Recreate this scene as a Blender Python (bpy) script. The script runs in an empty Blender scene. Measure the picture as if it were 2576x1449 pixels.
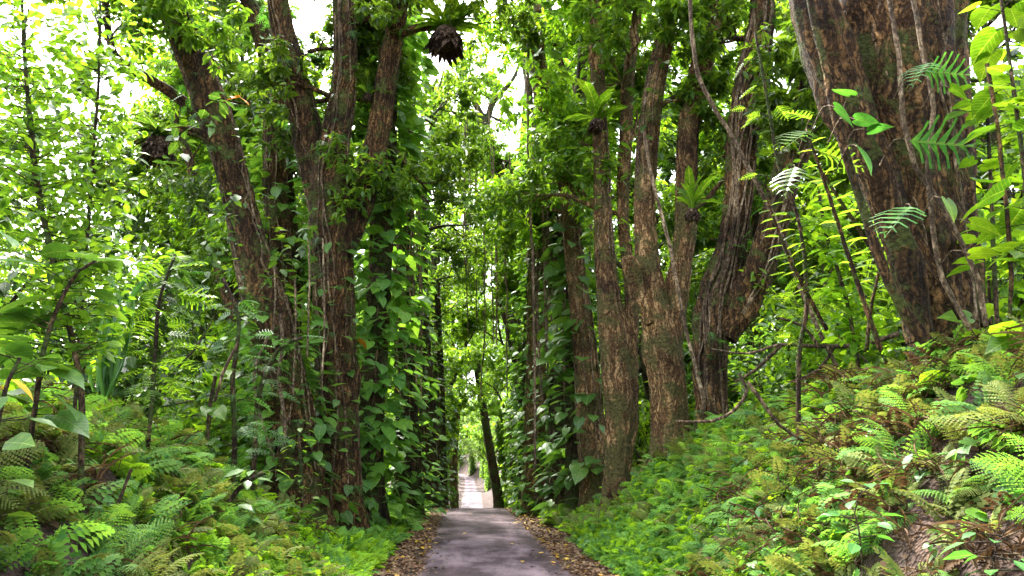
import bpy, math, random
import numpy as np
from mathutils import Vector, Matrix, Euler
from math import radians as R, sin, cos, pi

random.seed(7); rng = np.random.default_rng(7)
SC = bpy.context.scene
COL = SC.collection

# ------------------------------------------------------------------ camera
CAM = np.array([0.0, 0.0, 2.0]); PITCH = R(12.34); YAW = R(3.45)
cd = bpy.data.cameras.new('camera'); cam = bpy.data.objects.new('camera', cd); COL.objects.link(cam)
cam.location = CAM; cam.rotation_euler = (R(90) + PITCH, 0, -YAW)
cd.sensor_width = 36; cd.lens = 804 / 1024 * 36; cd.clip_start = 0.1; cd.clip_end = 3000
SC.camera = cam
# ------------------------------------------------------------------ sky and sun
SUN_EL, SUN_AZ = R(58), R(-25)          # azimuth from +Y, clockwise seen from above
w = bpy.data.worlds.new('World'); SC.world = w; w.use_nodes = True
nt = w.node_tree; nt.nodes.clear()
sky = nt.nodes.new('ShaderNodeTexSky'); sky.sky_type = 'NISHITA'; sky.sun_disc = False
sky.sun_elevation = SUN_EL; sky.sun_rotation = SUN_AZ; sky.dust_density = 4.0; sky.air_density = 1.0; sky.ozone_density = 1.0
hs = nt.nodes.new('ShaderNodeHueSaturation'); hs.inputs['Saturation'].default_value = 0.38
bg = nt.nodes.new('ShaderNodeBackground'); bg.inputs['Strength'].default_value = 0.145
wo = nt.nodes.new('ShaderNodeOutputWorld')
nt.links.new(sky.outputs[0], hs.inputs['Color']); nt.links.new(hs.outputs[0], bg.inputs['Color']); nt.links.new(bg.outputs[0], wo.inputs[0])
sd = bpy.data.lights.new('sun', 'SUN'); sun = bpy.data.objects.new('sun', sd); COL.objects.link(sun)
sd.energy = 2.3; sd.angle = R(9); sd.color = (1.0, 0.96, 0.88)
sdir = Vector((sin(SUN_AZ) * cos(SUN_EL), cos(SUN_AZ) * cos(SUN_EL), sin(SUN_EL)))
sun.rotation_euler = sdir.to_track_quat('Z', 'Y').to_euler()
SC.view_settings.view_transform = 'Standard'; SC.view_settings.look = 'None'
SC.view_settings.gamma = 1; SC.view_settings.exposure = 3.2
cy = SC.cycles
cy.max_bounces = 8; cy.diffuse_bounces = 5; cy.glossy_bounces = 2; cy.transmission_bounces = 5; cy.transparent_max_bounces = 4
cy.caustics_reflective = False; cy.caustics_refractive = False

# ------------------------------------------------------------------ small tools
K = 2576 / 1024                          # the photograph was measured at 2576 px width
FW = np.array([sin(YAW) * cos(PITCH), cos(YAW) * cos(PITCH), sin(PITCH)])
RT = np.array([cos(YAW), -sin(YAW), 0.0])
UP = np.array([-sin(YAW) * sin(PITCH), -cos(YAW) * sin(PITCH), cos(PITCH)])
def at(px, py, y):
    d = FW * 804 + RT * (px / K - 512) + UP * (288 - py / K)
    return CAM + d * (y / d[1])
def mpp(y): return y / 804 / K           # metres per measured pixel at depth y

def props(o, label=None, cat=None, group=None, kind=None):
    if label: o['label'] = label
    if cat: o['category'] = cat
    if group: o['group'] = group
    if kind: o['kind'] = kind
    return o
def empty(name, loc, label, cat, group=None):
    o = bpy.data.objects.new(name, None); COL.objects.link(o); o.location = Vector([float(v) for v in loc])
    o.empty_display_size = 0.2
    return props(o, label, cat, group)
def link(name, me, mat, parent=None, smooth=False):
    o = bpy.data.objects.new(name, me); COL.objects.link(o)
    if mat is not None:
        for m in (mat if isinstance(mat, (list, tuple)) else [mat]): me.materials.append(m)
    if smooth: me.polygons.foreach_set('use_smooth', np.ones(len(me.polygons), dtype=bool))
    if parent is not None:
        o.parent = parent; o.matrix_parent_inverse = Matrix.Translation(-parent.location)
    return o
def mesh_np(name, V, F):
    """V (n,3), F (m,k) with k = 3 or 4, or a list of such arrays"""
    Fs = F if isinstance(F, list) else [F]
    me = bpy.data.meshes.new(name)
    nl = sum(f.size for f in Fs); nf = sum(len(f) for f in Fs)
    me.vertices.add(len(V)); me.vertices.foreach_set('co', np.ascontiguousarray(V, dtype=np.float32).ravel())
    me.loops.add(nl); me.loops.foreach_set('vertex_index', np.concatenate([f.ravel() for f in Fs]).astype(np.int32))
    tot = np.concatenate([np.full(len(f), f.shape[1]) for f in Fs]).astype(np.int32)
    st = np.concatenate([[0], np.cumsum(tot)[:-1]]).astype(np.int32)
    me.polygons.add(nf); me.polygons.foreach_set('loop_start', st); me.polygons.foreach_set('loop_total', tot)
    me.update(calc_edges=True)
    return me
def norm(a): return a / np.maximum(np.linalg.norm(a, axis=-1, keepdims=True), 1e-9)

class Bag:
    """collects tubes and leaf sets, makes one mesh"""
    def __init__(s): s.V = []; s.T = []; s.Q = []; s.n = 0; s.U = []
    def add(s, V, T=None, Q=None, U=None):
        V = np.asarray(V, dtype=float); s.U.append(U if U is not None else np.zeros((len(V), 2)))
        if T is not None and len(T): s.T.append(np.asarray(T) + s.n)
        if Q is not None and len(Q): s.Q.append(np.asarray(Q) + s.n)
        s.V.append(V); s.n += len(V)
    def mesh(s, name):
        F = []
        if s.T: F.append(np.concatenate(s.T))
        if s.Q: F.append(np.concatenate(s.Q))
        me = mesh_np(name, np.concatenate(s.V), F); U = np.concatenate(s.U)
        if np.any(U): a = me.attributes.new('blade', 'FLOAT2', 'POINT'); a.data.foreach_set('vector', U.astype(np.float32).ravel())
        return me
    def obj(s, name, mat, parent=None, smooth=False): return link(name, s.mesh(name), mat, parent, smooth)

def spline(P, step):
    """Catmull-Rom resample of rows (x,y,z,r)"""
    P = np.asarray(P, dtype=float)
    if len(P) == 2: P = np.array([P[0], (P[0] + P[1]) / 2, P[1]])
    Q = np.vstack([2 * P[0] - P[1], P, 2 * P[-1] - P[-2]])
    out = []
    for i in range(1, len(Q) - 2):
        n = max(1, int(round(np.linalg.norm(Q[i + 1][:3] - Q[i][:3]) / step)))
        t = np.linspace(0, 1, n, endpoint=False)[:, None]
        a, b, c, d = Q[i - 1], Q[i], Q[i + 1], Q[i + 2]
        out.append(0.5 * ((2 * b) + (-a + c) * t + (2 * a - 5 * b + 4 * c - d) * t**2 + (-a + 3 * b - 3 * c + d) * t**3))
    out.append(P[-1:])
    return np.vstack(out)
def frames(P):
    T = norm(np.gradient(P, axis=0))
    ref = np.array([0.13, 1.0, 0.05]) if abs(T[0][1]) < 0.85 else np.array([1.0, 0.1, 0.05])
    A = norm(np.cross(T, ref)); B = norm(np.cross(T, A))
    return T, A, B
def tube(bag, path, sides=8, rough=0.0, flute=0, seed=0, step=0.4, flare=0.0, knots=0):
    S = spline(path, step); P, r = S[:, :3], np.maximum(S[:, 3], 0.002)
    T, A, B = frames(P); n = len(P)
    th = np.linspace(0, 2 * pi, sides, endpoint=False)
    L = np.concatenate([[0], np.cumsum(np.linalg.norm(np.diff(P, axis=0), axis=1))])
    g = np.random.default_rng(seed)
    rad = np.ones((n, sides))
    if flute:
        for k in range(flute):
            f = (2, 3, 4, 5, 7, 9, 11, 13)[k % 8]; ph = g.uniform(0, 6.28); tw = g.uniform(-.3, .3)
            rad += rough * g.uniform(.5, 1) * (1.15 if f < 6 else .6) * np.cos(f * th[None, :] + ph + tw * L[:, None]) * (0.6 + 0.4 * np.sin(L[:, None] * g.uniform(.3, 1.1) + ph))
        rad += rough * .5 * g.normal(size=(n, sides))
    elif rough: rad += rough * g.normal(size=(n, sides))
    for k in range(knots):
        l0, t0, wl, a = g.uniform(0.5, max(.6, L[-1])), g.uniform(0, 6.28), g.uniform(.2, .45), g.uniform(.15, .4)
        dt = np.angle(np.exp(1j * (th[None, :] - t0)))
        rad += a * np.exp(-((L[:, None] - l0) / wl)**2 - (dt / .45)**2)
    if flare:
        e = np.exp(-L / 0.7)[:, None]
        rad += flare * e * (1 + .6 * np.cos(4 * th[None, :] + seed) + .3 * np.cos(7 * th[None, :] + 2 * seed))
    V = P[:, None, :] + (A[:, None, :] * np.cos(th)[None, :, None] + B[:, None, :] * np.sin(th)[None, :, None]) * (r[:, None] * rad)[..., None]
    V = V.reshape(-1, 3)
    i = np.arange(n - 1)[:, None] * sides; j = np.arange(sides)[None, :]; j2 = (j + 1) % sides
    Q = np.stack([i + j, i + j2, i + sides + j2, i + sides + j], -1).reshape(-1, 4)
    V = np.vstack([V, P[-1] + T[-1] * r[-1] * .5]); tip = len(V) - 1
    base = (n - 1) * sides
    Tt = np.array([[base + a, base + (a + 1) % sides, tip] for a in range(sides)])
    bag.add(V, Tt, Q)
    return S

# ------------------------------------------------------------------ leaf shapes: x across, y along, z up; unit length
def sh_lance(wd=.22):
    V = [(0, 0, 0), (-wd * .8, .3, .03), (0, .35, -.02), (wd * .8, .3, .03), (-wd * .75, .65, .0), (0, .68, -.05), (wd * .75, .65, .0), (0, 1.0, -.14)]
    T = [(0, 2, 1), (0, 3, 2), (1, 2, 5), (1, 5, 4), (2, 3, 6), (2, 6, 5), (4, 5, 7), (5, 6, 7)]
    return np.array(V), np.array(T)
def sh_heart(wd=.42, droop=.2):
    rows = [(-.1, .38), (-.04, .74), (.08, .93), (.22, 1.0), (.38, .97), (.53, .86), (.68, .67), (.81, .43), (.92, .2)]
    V = []; T = []
    for y, q in rows:
        m = max(y, .03); z = -droop * y * y
        V += [(-wd * q, y, z + .03 * q), (-wd * q * .5, (y + m) / 2, z + .035 * q), (0, m, z - .015), (wd * q * .5, (y + m) / 2, z + .035 * q), (wd * q, y, z + .03 * q)]
    for k in range(len(rows) - 1):
        for c in range(4):
            a = 5 * k + c; T += [(a, a + 1, a + 5), (a + 1, a + 6, a + 5)]
    b = 5 * (len(rows) - 1); V.append((0, 1.06, -droop * 1.15)); n = len(V) - 1
    T += [(b + c, b + c + 1, n) for c in range(4)]
    return np.array(V), np.array(T)
def sh_split(n=7, wd=.42):
    """pinnately split leaf"""
    V = []; T = []
    for k in range(n):
        y = .05 + .82 * k / (n - 1); e = math.sin(pi * min(1, (.18 + .82 * k / (n - 1)) ** .8)) * wd + .08
        for s in (-1, 1):
            b = len(V); dz = -.25 * y * y
            V += [(0, y - .05, dz), (0, y + .07, dz - .01), (s * e * .55, y + .02 + .1, dz + .03), (s * e, y + .17, dz - .04), (s * e * .98, y + .21, dz - .04), (s * e * .5, y + .15, dz + .03)]
            T += [(b, b + 2, b + 1), (b + 1, b + 2, b + 5), (b + 2, b + 3, b + 5), (b + 3, b + 4, b + 5)]
    b = len(V); V += [(-.02, 0, 0), (.02, 0, 0), (0, 1.08, -.3)]; T.append((b, b + 1, b + 2))
    return np.array(V), np.array(T)
def sh_strap(wd=.085, curl=.35, n=8, wav=.02):
    V = []; T = []
    for k in range(n + 1):
        t = k / n; wk = wd * (math.sin(pi * (.08 + .84 * t)) ** .6) * (1 if k < n else .15)
        z = .55 * t - curl * 1.6 * t * t; y = t
        o = wav * math.sin(k * 2.2)
        V += [(-wk, y, z + .035 + o), (0, y, z), (wk, y, z + .035 - o)]
    for k in range(n):
        a = 3 * k; b = a + 3
        T += [(a, a + 1, b), (a + 1, b + 1, b), (a + 1, a + 2, b + 1), (a + 2, b + 2, b + 1)]
    return np.array(V), np.array(T)
def sh_frond(n=13, wd=.26, teeth=5, droop=.5, rise=.45, seed=0, sweep=.25):
    """twice divided fern frond"""
    g = random.Random(seed); V = []; T = []
    f = lambda t: np.array([0, t * (1 - .12 * t), rise * t - droop * t * t])
    for k in range(n):
        t = .1 + .88 * (k / (n - 1)); p = f(t); L = wd * (math.sin(pi * min(1, .25 + .75 * k / (n - 1))) ** .8 + .06) * g.uniform(.85, 1.1)
        hw = (.5 if teeth > 2 else .66) / n * (1.0 if k < n - 3 else .8)
        for s in (-1, 1):
            d = np.array([s, sweep + .5 * t, -.12 - g.uniform(0, .2)]); d /= np.linalg.norm(d)
            a = np.array([-d[1] * s * 1.0, d[0] * s * 1.0, 0]); a /= np.linalg.norm(a)
            m = teeth if L > wd * .35 else 2
            for j in range(m):
                q0 = p + d * L * (j / m) + np.array([0, 0, -.25 * L * (j / m) ** 2]); q1 = p + d * L * ((j + 1) / m) + np.array([0, 0, -.25 * L * ((j + 1) / m) ** 2])
                wj = hw * (1 - .72 * j / m)
                b = len(V)
                V += [tuple(q0), tuple(q0 + d * L / m * .55 + a * wj), tuple(q1), tuple(q0 + d * L / m * .55 - a * wj)]
                T += [(b, b + 2, b + 1), (b, b + 3, b + 2)]
    for k in range(6):
        b = len(V); t0, t1 = k / 6, (k + 1) / 6; h = .006
        V += [tuple(f(t0) + [-h, 0, 0]), tuple(f(t0) + [h, 0, 0]), tuple(f(t1) + [0, 0, .002])]; T.append((b, b + 1, b + 2))
    return np.array(V), np.array(T)
def leaves(bag, shape, P, D, S, tilt=None, roll=None):
    """P base, D direction of the midrib, S length; the upper face looks up as far as it can"""
    V0, T0 = shape; n = len(P)
    if n == 0: return
    D = norm(np.asarray(D, dtype=float)); up = np.array([0, 0, 1.0])
    X = np.cross(D, up[None, :]); X = np.where(np.linalg.norm(X, axis=1, keepdims=True) < .05, np.array([[1., 0, 0]]), X); X = norm(X)
    Z = np.cross(X, D)
    if roll is not None:
        c, s = np.cos(roll)[:, None], np.sin(roll)[:, None]; X, Z = X * c + Z * s, Z * c - X * s
    S = np.asarray(S)[:, None, None]
    W = (X[:, None, :] * V0[None, :, 0:1] + D[:, None, :] * V0[None, :, 1:2] + Z[:, None, :] * V0[None, :, 2:3]) * S + np.asarray(P)[:, None, :]
    T = (T0[None] + (np.arange(n) * len(V0))[:, None, None]).reshape(-1, 3)
    bag.add(W.reshape(-1, 3), T, U=np.tile(V0[:, :2] + [[0, .001]], (n, 1)))

# ------------------------------------------------------------------ materials
def newmat(name):
    m = bpy.data.materials.new(name); m.use_nodes = True; m.node_tree.nodes.clear()
    return m, m.node_tree.nodes, m.node_tree.links
def ramp(N, pts):
    r = N.new('ShaderNodeValToRGB'); e = r.color_ramp.elements
    while len(e) > 1: e.remove(e[-1])
    e[0].position = pts[0][0]; e[0].color = (*pts[0][1], 1)
    for p, c in pts[1:]: q = e.new(p); q.color = (*c, 1)
    return r
def leafmat(name, cols, trans, tfac=.5, rough=.38, spec=.5, patch=None, scale=.35, veins=0):
    """cols: list of reflected colours chosen per leaf; trans: colour multiplier of light shining through"""
    m, N, L = newmat(name)
    g = N.new('ShaderNodeNewGeometry'); oi = N.new('ShaderNodeObjectInfo')
    ad = N.new('ShaderNodeMath'); ad.operation = 'ADD'; L.new(g.outputs['Random Per Island'], ad.inputs[0])
    mu = N.new('ShaderNodeMath'); mu.operation = 'MULTIPLY'; L.new(oi.outputs['Random'], mu.inputs[0]); mu.inputs[1].default_value = .6; L.new(mu.outputs[0], ad.inputs[1])
    nz = N.new('ShaderNodeTexNoise'); nz.inputs['Scale'].default_value = scale; nz.inputs['Detail'].default_value = 2; L.new(g.outputs['Position'], nz.inputs['Vector'])
    ad2 = N.new('ShaderNodeMath'); ad2.operation = 'ADD'; L.new(ad.outputs[0], ad2.inputs[0]); L.new(nz.outputs[0], ad2.inputs[1])
    fr = N.new('ShaderNodeMath'); fr.operation = 'FRACT'; L.new(ad2.outputs[0], fr.inputs[0])
    n = len(cols); r = ramp(N, [(i / (n - 1), c) for i, c in enumerate(cols)]); L.new(fr.outputs[0], r.inputs[0])
    col = r.outputs[0]
    ob = N.new('ShaderNodeMapRange'); L.new(oi.outputs['Random'], ob.inputs[0]); ob.inputs[3].default_value = .62; ob.inputs[4].default_value = 1.15
    om = N.new('ShaderNodeVectorMath'); om.operation = 'SCALE'; L.new(col, om.inputs[0]); L.new(ob.outputs[0], om.inputs['Scale']); col = om.outputs[0]
    if patch:
        n2 = N.new('ShaderNodeTexNoise'); n2.inputs['Scale'].default_value = .45; n2.inputs['Detail'].default_value = 3; L.new(g.outputs['Position'], n2.inputs['Vector'])
        rr = ramp(N, [(.48, (0, 0, 0)), (.6, (1, 1, 1))]); L.new(n2.outputs[0], rr.inputs[0])
        mx = N.new('ShaderNodeMix'); mx.data_type = 'RGBA'; L.new(rr.outputs[0], mx.inputs[0]); L.new(col, mx.inputs[6]); mx.inputs[7].default_value = (*patch, 1); col = mx.outputs[2]
    if veins:   # pale midrib and slanting side veins, drawn in the leaf's own coordinates, plus blotches
        a = N.new('ShaderNodeAttribute'); a.attribute_name = 'blade'; sx = N.new('ShaderNodeSeparateXYZ'); L.new(a.outputs['Vector'], sx.inputs[0])
        def mt(op, u, v): q = N.new('ShaderNodeMath'); q.operation = op; [(L.new(k, q.inputs[i]) if hasattr(k, 'is_linked') else setattr(q.inputs[i], 'default_value', k)) for i, k in enumerate((u, v)) if k is not None]; return q.outputs[0]
        ax = mt('ABSOLUTE', sx.outputs[0], None); mid = mt('LESS_THAN', ax, .012)
        sv = mt('SINE', mt('MULTIPLY', mt('SUBTRACT', sx.outputs[1], mt('MULTIPLY', ax, .8)), 52.0), None); sv = mt('MULTIPLY', mt('GREATER_THAN', sv, .86), .5)
        vf = mt('MULTIPLY', mt('MAXIMUM', mid, sv), veins)
        vm = N.new('ShaderNodeMix'); vm.data_type = 'RGBA'; L.new(vf, vm.inputs[0]); L.new(col, vm.inputs[6]); vm.inputs[7].default_value = (.3, .4, .12, 1)
        nb = N.new('ShaderNodeTexNoise'); nb.inputs['Scale'].default_value = 14; nb.inputs['Detail'].default_value = 4; L.new(g.outputs['Position'], nb.inputs['Vector'])
        rb = ramp(N, [(.3, (.7, .72, .7)), (.6, (1.1, 1.08, 1)), (.72, (1.5, 1.2, .8))]); L.new(nb.outputs[0], rb.inputs[0])
        bm = N.new('ShaderNodeMix'); bm.data_type = 'RGBA'; bm.blend_type = 'MULTIPLY'; bm.inputs[0].default_value = 1; L.new(vm.outputs[2], bm.inputs[6]); L.new(rb.outputs[0], bm.inputs[7]); col = bm.outputs[2]
    p = N.new('ShaderNodeBsdfPrincipled'); L.new(col, p.inputs['Base Color']); p.inputs['Roughness'].default_value = rough; p.inputs['Specular IOR Level'].default_value = spec
    tc = N.new('ShaderNodeMix'); tc.data_type = 'RGBA'; tc.blend_type = 'MULTIPLY'; tc.inputs[0].default_value = 1; tc.clamp_result = False
    L.new(col, tc.inputs[6]); tc.inputs[7].default_value = (*trans, 1)
    t = N.new('ShaderNodeBsdfTranslucent'); L.new(tc.outputs[2], t.inputs[0])
    mix = N.new('ShaderNodeMixShader'); mix.inputs[0].default_value = tfac; L.new(p.outputs[0], mix.inputs[1]); L.new(t.outputs[0], mix.inputs[2])
    o = N.new('ShaderNodeOutputMaterial'); L.new(mix.outputs[0], o.inputs[0])
    return m
def barkmat(name, dark, mid, light, moss=.35, mosscol=(.05, .075, .02), sc=1.0):
    m, N, L = newmat(name)
    tc = N.new('ShaderNodeNewGeometry')
    wn = N.new('ShaderNodeTexNoise'); wn.inputs['Scale'].default_value = 1.7; wn.inputs['Detail'].default_value = 3; L.new(tc.outputs['Position'], wn.inputs['Vector'])
    wa = N.new('ShaderNodeVectorMath'); wa.operation = 'MULTIPLY_ADD'; L.new(wn.outputs['Color'], wa.inputs[0]); wa.inputs[1].default_value = (.45, .45, .3); L.new(tc.outputs['Position'], wa.inputs[2])
    mp = N.new('ShaderNodeMapping'); mp.inputs['Scale'].default_value = (11 * sc, 11 * sc, 1.0 * sc); L.new(wa.outputs[0], mp.inputs[0])
    n1 = N.new('ShaderNodeTexNoise'); n1.inputs['Scale'].default_value = 1.0; n1.inputs['Detail'].default_value = 7; n1.inputs['Roughness'].default_value = .62; L.new(mp.outputs[0], n1.inputs['Vector'])
    # ridges: fold the noise about its middle, so that narrow dark furrows run between broad plates
    f1 = N.new('ShaderNodeMath'); f1.operation = 'SUBTRACT'; L.new(n1.outputs[0], f1.inputs[0]); f1.inputs[1].default_value = .5
    f2 = N.new('ShaderNodeMath'); f2.operation = 'ABSOLUTE'; L.new(f1.outputs[0], f2.inputs[0])
    r = ramp(N, [(.0, dark), (.03, dark), (.085, mid), (.25, light)]); L.new(f2.outputs[0], r.inputs[0])
    nb = N.new('ShaderNodeTexNoise'); nb.inputs['Scale'].default_value = .8; nb.inputs['Detail'].default_value = 6; nb.inputs['Roughness'].default_value = .7; L.new(tc.outputs['Position'], nb.inputs['Vector'])
    rb = ramp(N, [(.36, (.32, .27, .24)), (.5, (.95, .9, .85)), (.64, (1.6, 1.5, 1.4))]); L.new(nb.outputs[0], rb.inputs[0])
    mb = N.new('ShaderNodeMix'); mb.data_type = 'RGBA'; mb.blend_type = 'MULTIPLY'; mb.inputs[0].default_value = 1; L.new(r.outputs[0], mb.inputs[6]); L.new(rb.outputs[0], mb.inputs[7])
    n2 = N.new('ShaderNodeTexNoise'); n2.inputs['Scale'].default_value = 1.5; n2.inputs['Detail'].default_value = 8; n2.inputs['Roughness'].default_value = .75; L.new(tc.outputs['Position'], n2.inputs['Vector'])
    r2 = ramp(N, [(.66 - moss * .3, (0, 0, 0)), (.73 - moss * .3, (1, 1, 1))]); L.new(n2.outputs[0], r2.inputs[0])
    mx = N.new('ShaderNodeMix'); mx.data_type = 'RGBA'; L.new(r2.outputs[0], mx.inputs[0]); L.new(mb.outputs[2], mx.inputs[6]); mx.inputs[7].default_value = (*mosscol, 1)
    n3 = N.new('ShaderNodeTexNoise'); n3.inputs['Scale'].default_value = 16; n3.inputs['Detail'].default_value = 5; L.new(tc.outputs['Position'], n3.inputs['Vector'])
    r3 = ramp(N, [(.35, (.5, .48, .46)), (.6, (1.2, 1.18, 1.15))]); L.new(n3.outputs[0], r3.inputs[0])
    m2 = N.new('ShaderNodeMix'); m2.data_type = 'RGBA'; m2.blend_type = 'MULTIPLY'; m2.inputs[0].default_value = 1; L.new(mx.outputs[2], m2.inputs[6]); L.new(r3.outputs[0], m2.inputs[7])
    bp = N.new('ShaderNodeBump'); bp.inputs['Strength'].default_value = 1; bp.inputs['Distance'].default_value = .11
    cl = N.new('ShaderNodeMath'); cl.operation = 'MINIMUM'; L.new(f2.outputs[0], cl.inputs[0]); cl.inputs[1].default_value = .16
    ad = N.new('ShaderNodeMath'); ad.operation = 'MULTIPLY_ADD'; L.new(cl.outputs[0], ad.inputs[0]); ad.inputs[1].default_value = 2.4; L.new(n3.outputs[0], ad.inputs[2]); L.new(ad.outputs[0], bp.inputs['Height'])
    p = N.new('ShaderNodeBsdfPrincipled'); L.new(m2.outputs[2], p.inputs['Base Color']); p.inputs['Roughness'].default_value = .85; p.inputs['Specular IOR Level'].default_value = .25; L.new(bp.outputs[0], p.inputs['Normal'])
    o = N.new('ShaderNodeOutputMaterial'); L.new(p.outputs[0], o.inputs[0])
    return m
M = {}
M['bark'] = barkmat('dark_bark', (.03, .015, .005), (.15, .085, .033), (.32, .2, .09), .5, (.07, .085, .018), .8)
M['bark_pink'] = barkmat('pinkish_bark', (.1, .055, .022), (.33, .215, .1), (.46, .33, .18), .6, (.1, .09, .028), .7)
M['bark_far'] = barkmat('mossy_bark', (.03, .018, .01), (.12, .08, .045), (.26, .18, .11), .6, (.06, .085, .02))
M['vine'] = barkmat('vine_bark', (.13, .095, .06), (.32, .245, .16), (.5, .41, .3), .1)
M['leaf'] = leafmat('mango_leaf', [(.03, .09, .009), (.055, .15, .012), (.09, .2, .014), (.035, .115, .014), (.12, .23, .015)], (2.9, 2.4, 1.0), .55, veins=.4)
M['leaf_dark'] = leafmat('dark_leaf', [(.018, .06, .012), (.035, .1, .014), (.06, .14, .014)], (2.2, 2.0, 1.0), .42, veins=.4)  # dark leaf, darkened further: shade of the hollows is put into its colour
M['leaf_bright'] = leafmat('lit_leaf', [(.06, .16, .012), (.09, .21, .014), (.14, .26, .016), (.05, .15, .016)], (2.7, 2.4, .8), .58, veins=.5)  # brighter leaf copy: light in the crowns is put into its colour
M['pothos'] = leafmat('heart_leaf', [(.055, .17, .025), (.09, .24, .03), (.14, .3, .035), (.07, .2, .05)], (1.8, 1.6, .8), .38, .42, .5, veins=.5)
M['split'] = leafmat('split_leaf', [(.03, .13, .03), (.05, .17, .035), (.06, .19, .03)], (1.8, 1.8, .8), .38, .5, .35, veins=.3)
M['fern'] = leafmat('fern_green', [(.09, .23, .045), (.14, .3, .055), (.18, .34, .055), (.06, .18, .05)], (1.6, 1.5, .8), .45, .7, .15, None, .25)
M['fern_lime'] = leafmat('fern_lime', [(.18, .36, .025), (.24, .43, .03), (.28, .48, .035)], (1.6, 1.5, .7), .5, .7, .15)
M['fern_olive'] = leafmat('fern_olive', [(.12, .16, .035), (.16, .2, .045), (.2, .22, .06), (.08, .14, .03)], (1.4, 1.3, .8), .35, .7, .12)
M['fern_dead'] = leafmat('fern_dead', [(.06, .035, .02), (.1, .06, .03), (.15, .1, .05)], (1.2, 1.0, .8), .25, .8, .15)
M['litter'] = leafmat('fallen_leaf', [(.14, .065, .035), (.26, .14, .075), (.42, .27, .15), (.2, .09, .045), (.1, .05, .03), (.5, .36, .2)], (1, 1, 1), .1, .7, .25, None, 3)
M['yellow'] = leafmat('yellow_leaf', [(.6, .38, .03), (.75, .5, .04), (.55, .28, .03)], (1, 1, 1), .25, .5, .4)
M['orange'] = leafmat('orange_leaf', [(.6, .25, .02), (.7, .35, .03)], (1.1, 1, 1), .4, .5, .4)
M['blade'] = leafmat('blade_leaf', [(.05, .16, .03), (.08, .2, .04), (.12, .27, .06)], (1.6, 1.6, .8), .35, .3, .6)
M['rootmass'] = barkmat('root_mass', (.05, .03, .02), (.2, .14, .1), (.45, .35, .28), .0, sc=1.6)
M['deadwood'] = barkmat('dead_wood', (.06, .04, .025), (.2, .14, .09), (.34, .26, .18), .1)

def groundmat():
    m, N, L = newmat('forest_soil'); g = N.new('ShaderNodeNewGeometry')
    n1 = N.new('ShaderNodeTexNoise'); n1.inputs['Scale'].default_value = 1.2; n1.inputs['Detail'].default_value = 10; n1.inputs['Roughness'].default_value = .7; L.new(g.outputs['Position'], n1.inputs['Vector'])
    r = ramp(N, [(.3, (.012, .007, .004)), (.48, (.04, .02, .013)), (.62, (.08, .045, .028)), (.72, (.03, .035, .012))]); L.new(n1.outputs[0], r.inputs[0])
    n2 = N.new('ShaderNodeTexVoronoi'); n2.inputs['Scale'].default_value = 22; L.new(g.outputs['Position'], n2.inputs['Vector'])
    mx = N.new('ShaderNodeMix'); mx.data_type = 'RGBA'; mx.blend_type = 'MULTIPLY'; mx.inputs[0].default_value = .7; L.new(r.outputs[0], mx.inputs[6])
    r2 = ramp(N, [(.0, (.5, .4, .35)), (1, (1.3, 1.15, 1.0))]); L.new(n2.outputs['Color'], r2.inputs[0]); L.new(r2.outputs[0], mx.inputs[7])
    bp = N.new('ShaderNodeBump'); bp.inputs['Distance'].default_value = .06; bp.inputs['Strength'].default_value = 1
    a = N.new('ShaderNodeMath'); a.operation = 'ADD'; L.new(n1.outputs[0], a.inputs[0]); L.new(n2.outputs[0], a.inputs[1]); L.new(a.outputs[0], bp.inputs['Height'])
    p = N.new('ShaderNodeBsdfPrincipled'); L.new(mx.outputs[2], p.inputs['Base Color']); p.inputs['Roughness'].default_value = .9; L.new(bp.outputs[0], p.inputs['Normal'])
    o = N.new('ShaderNodeOutputMaterial'); L.new(p.outputs[0], o.inputs[0]); return m
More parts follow.
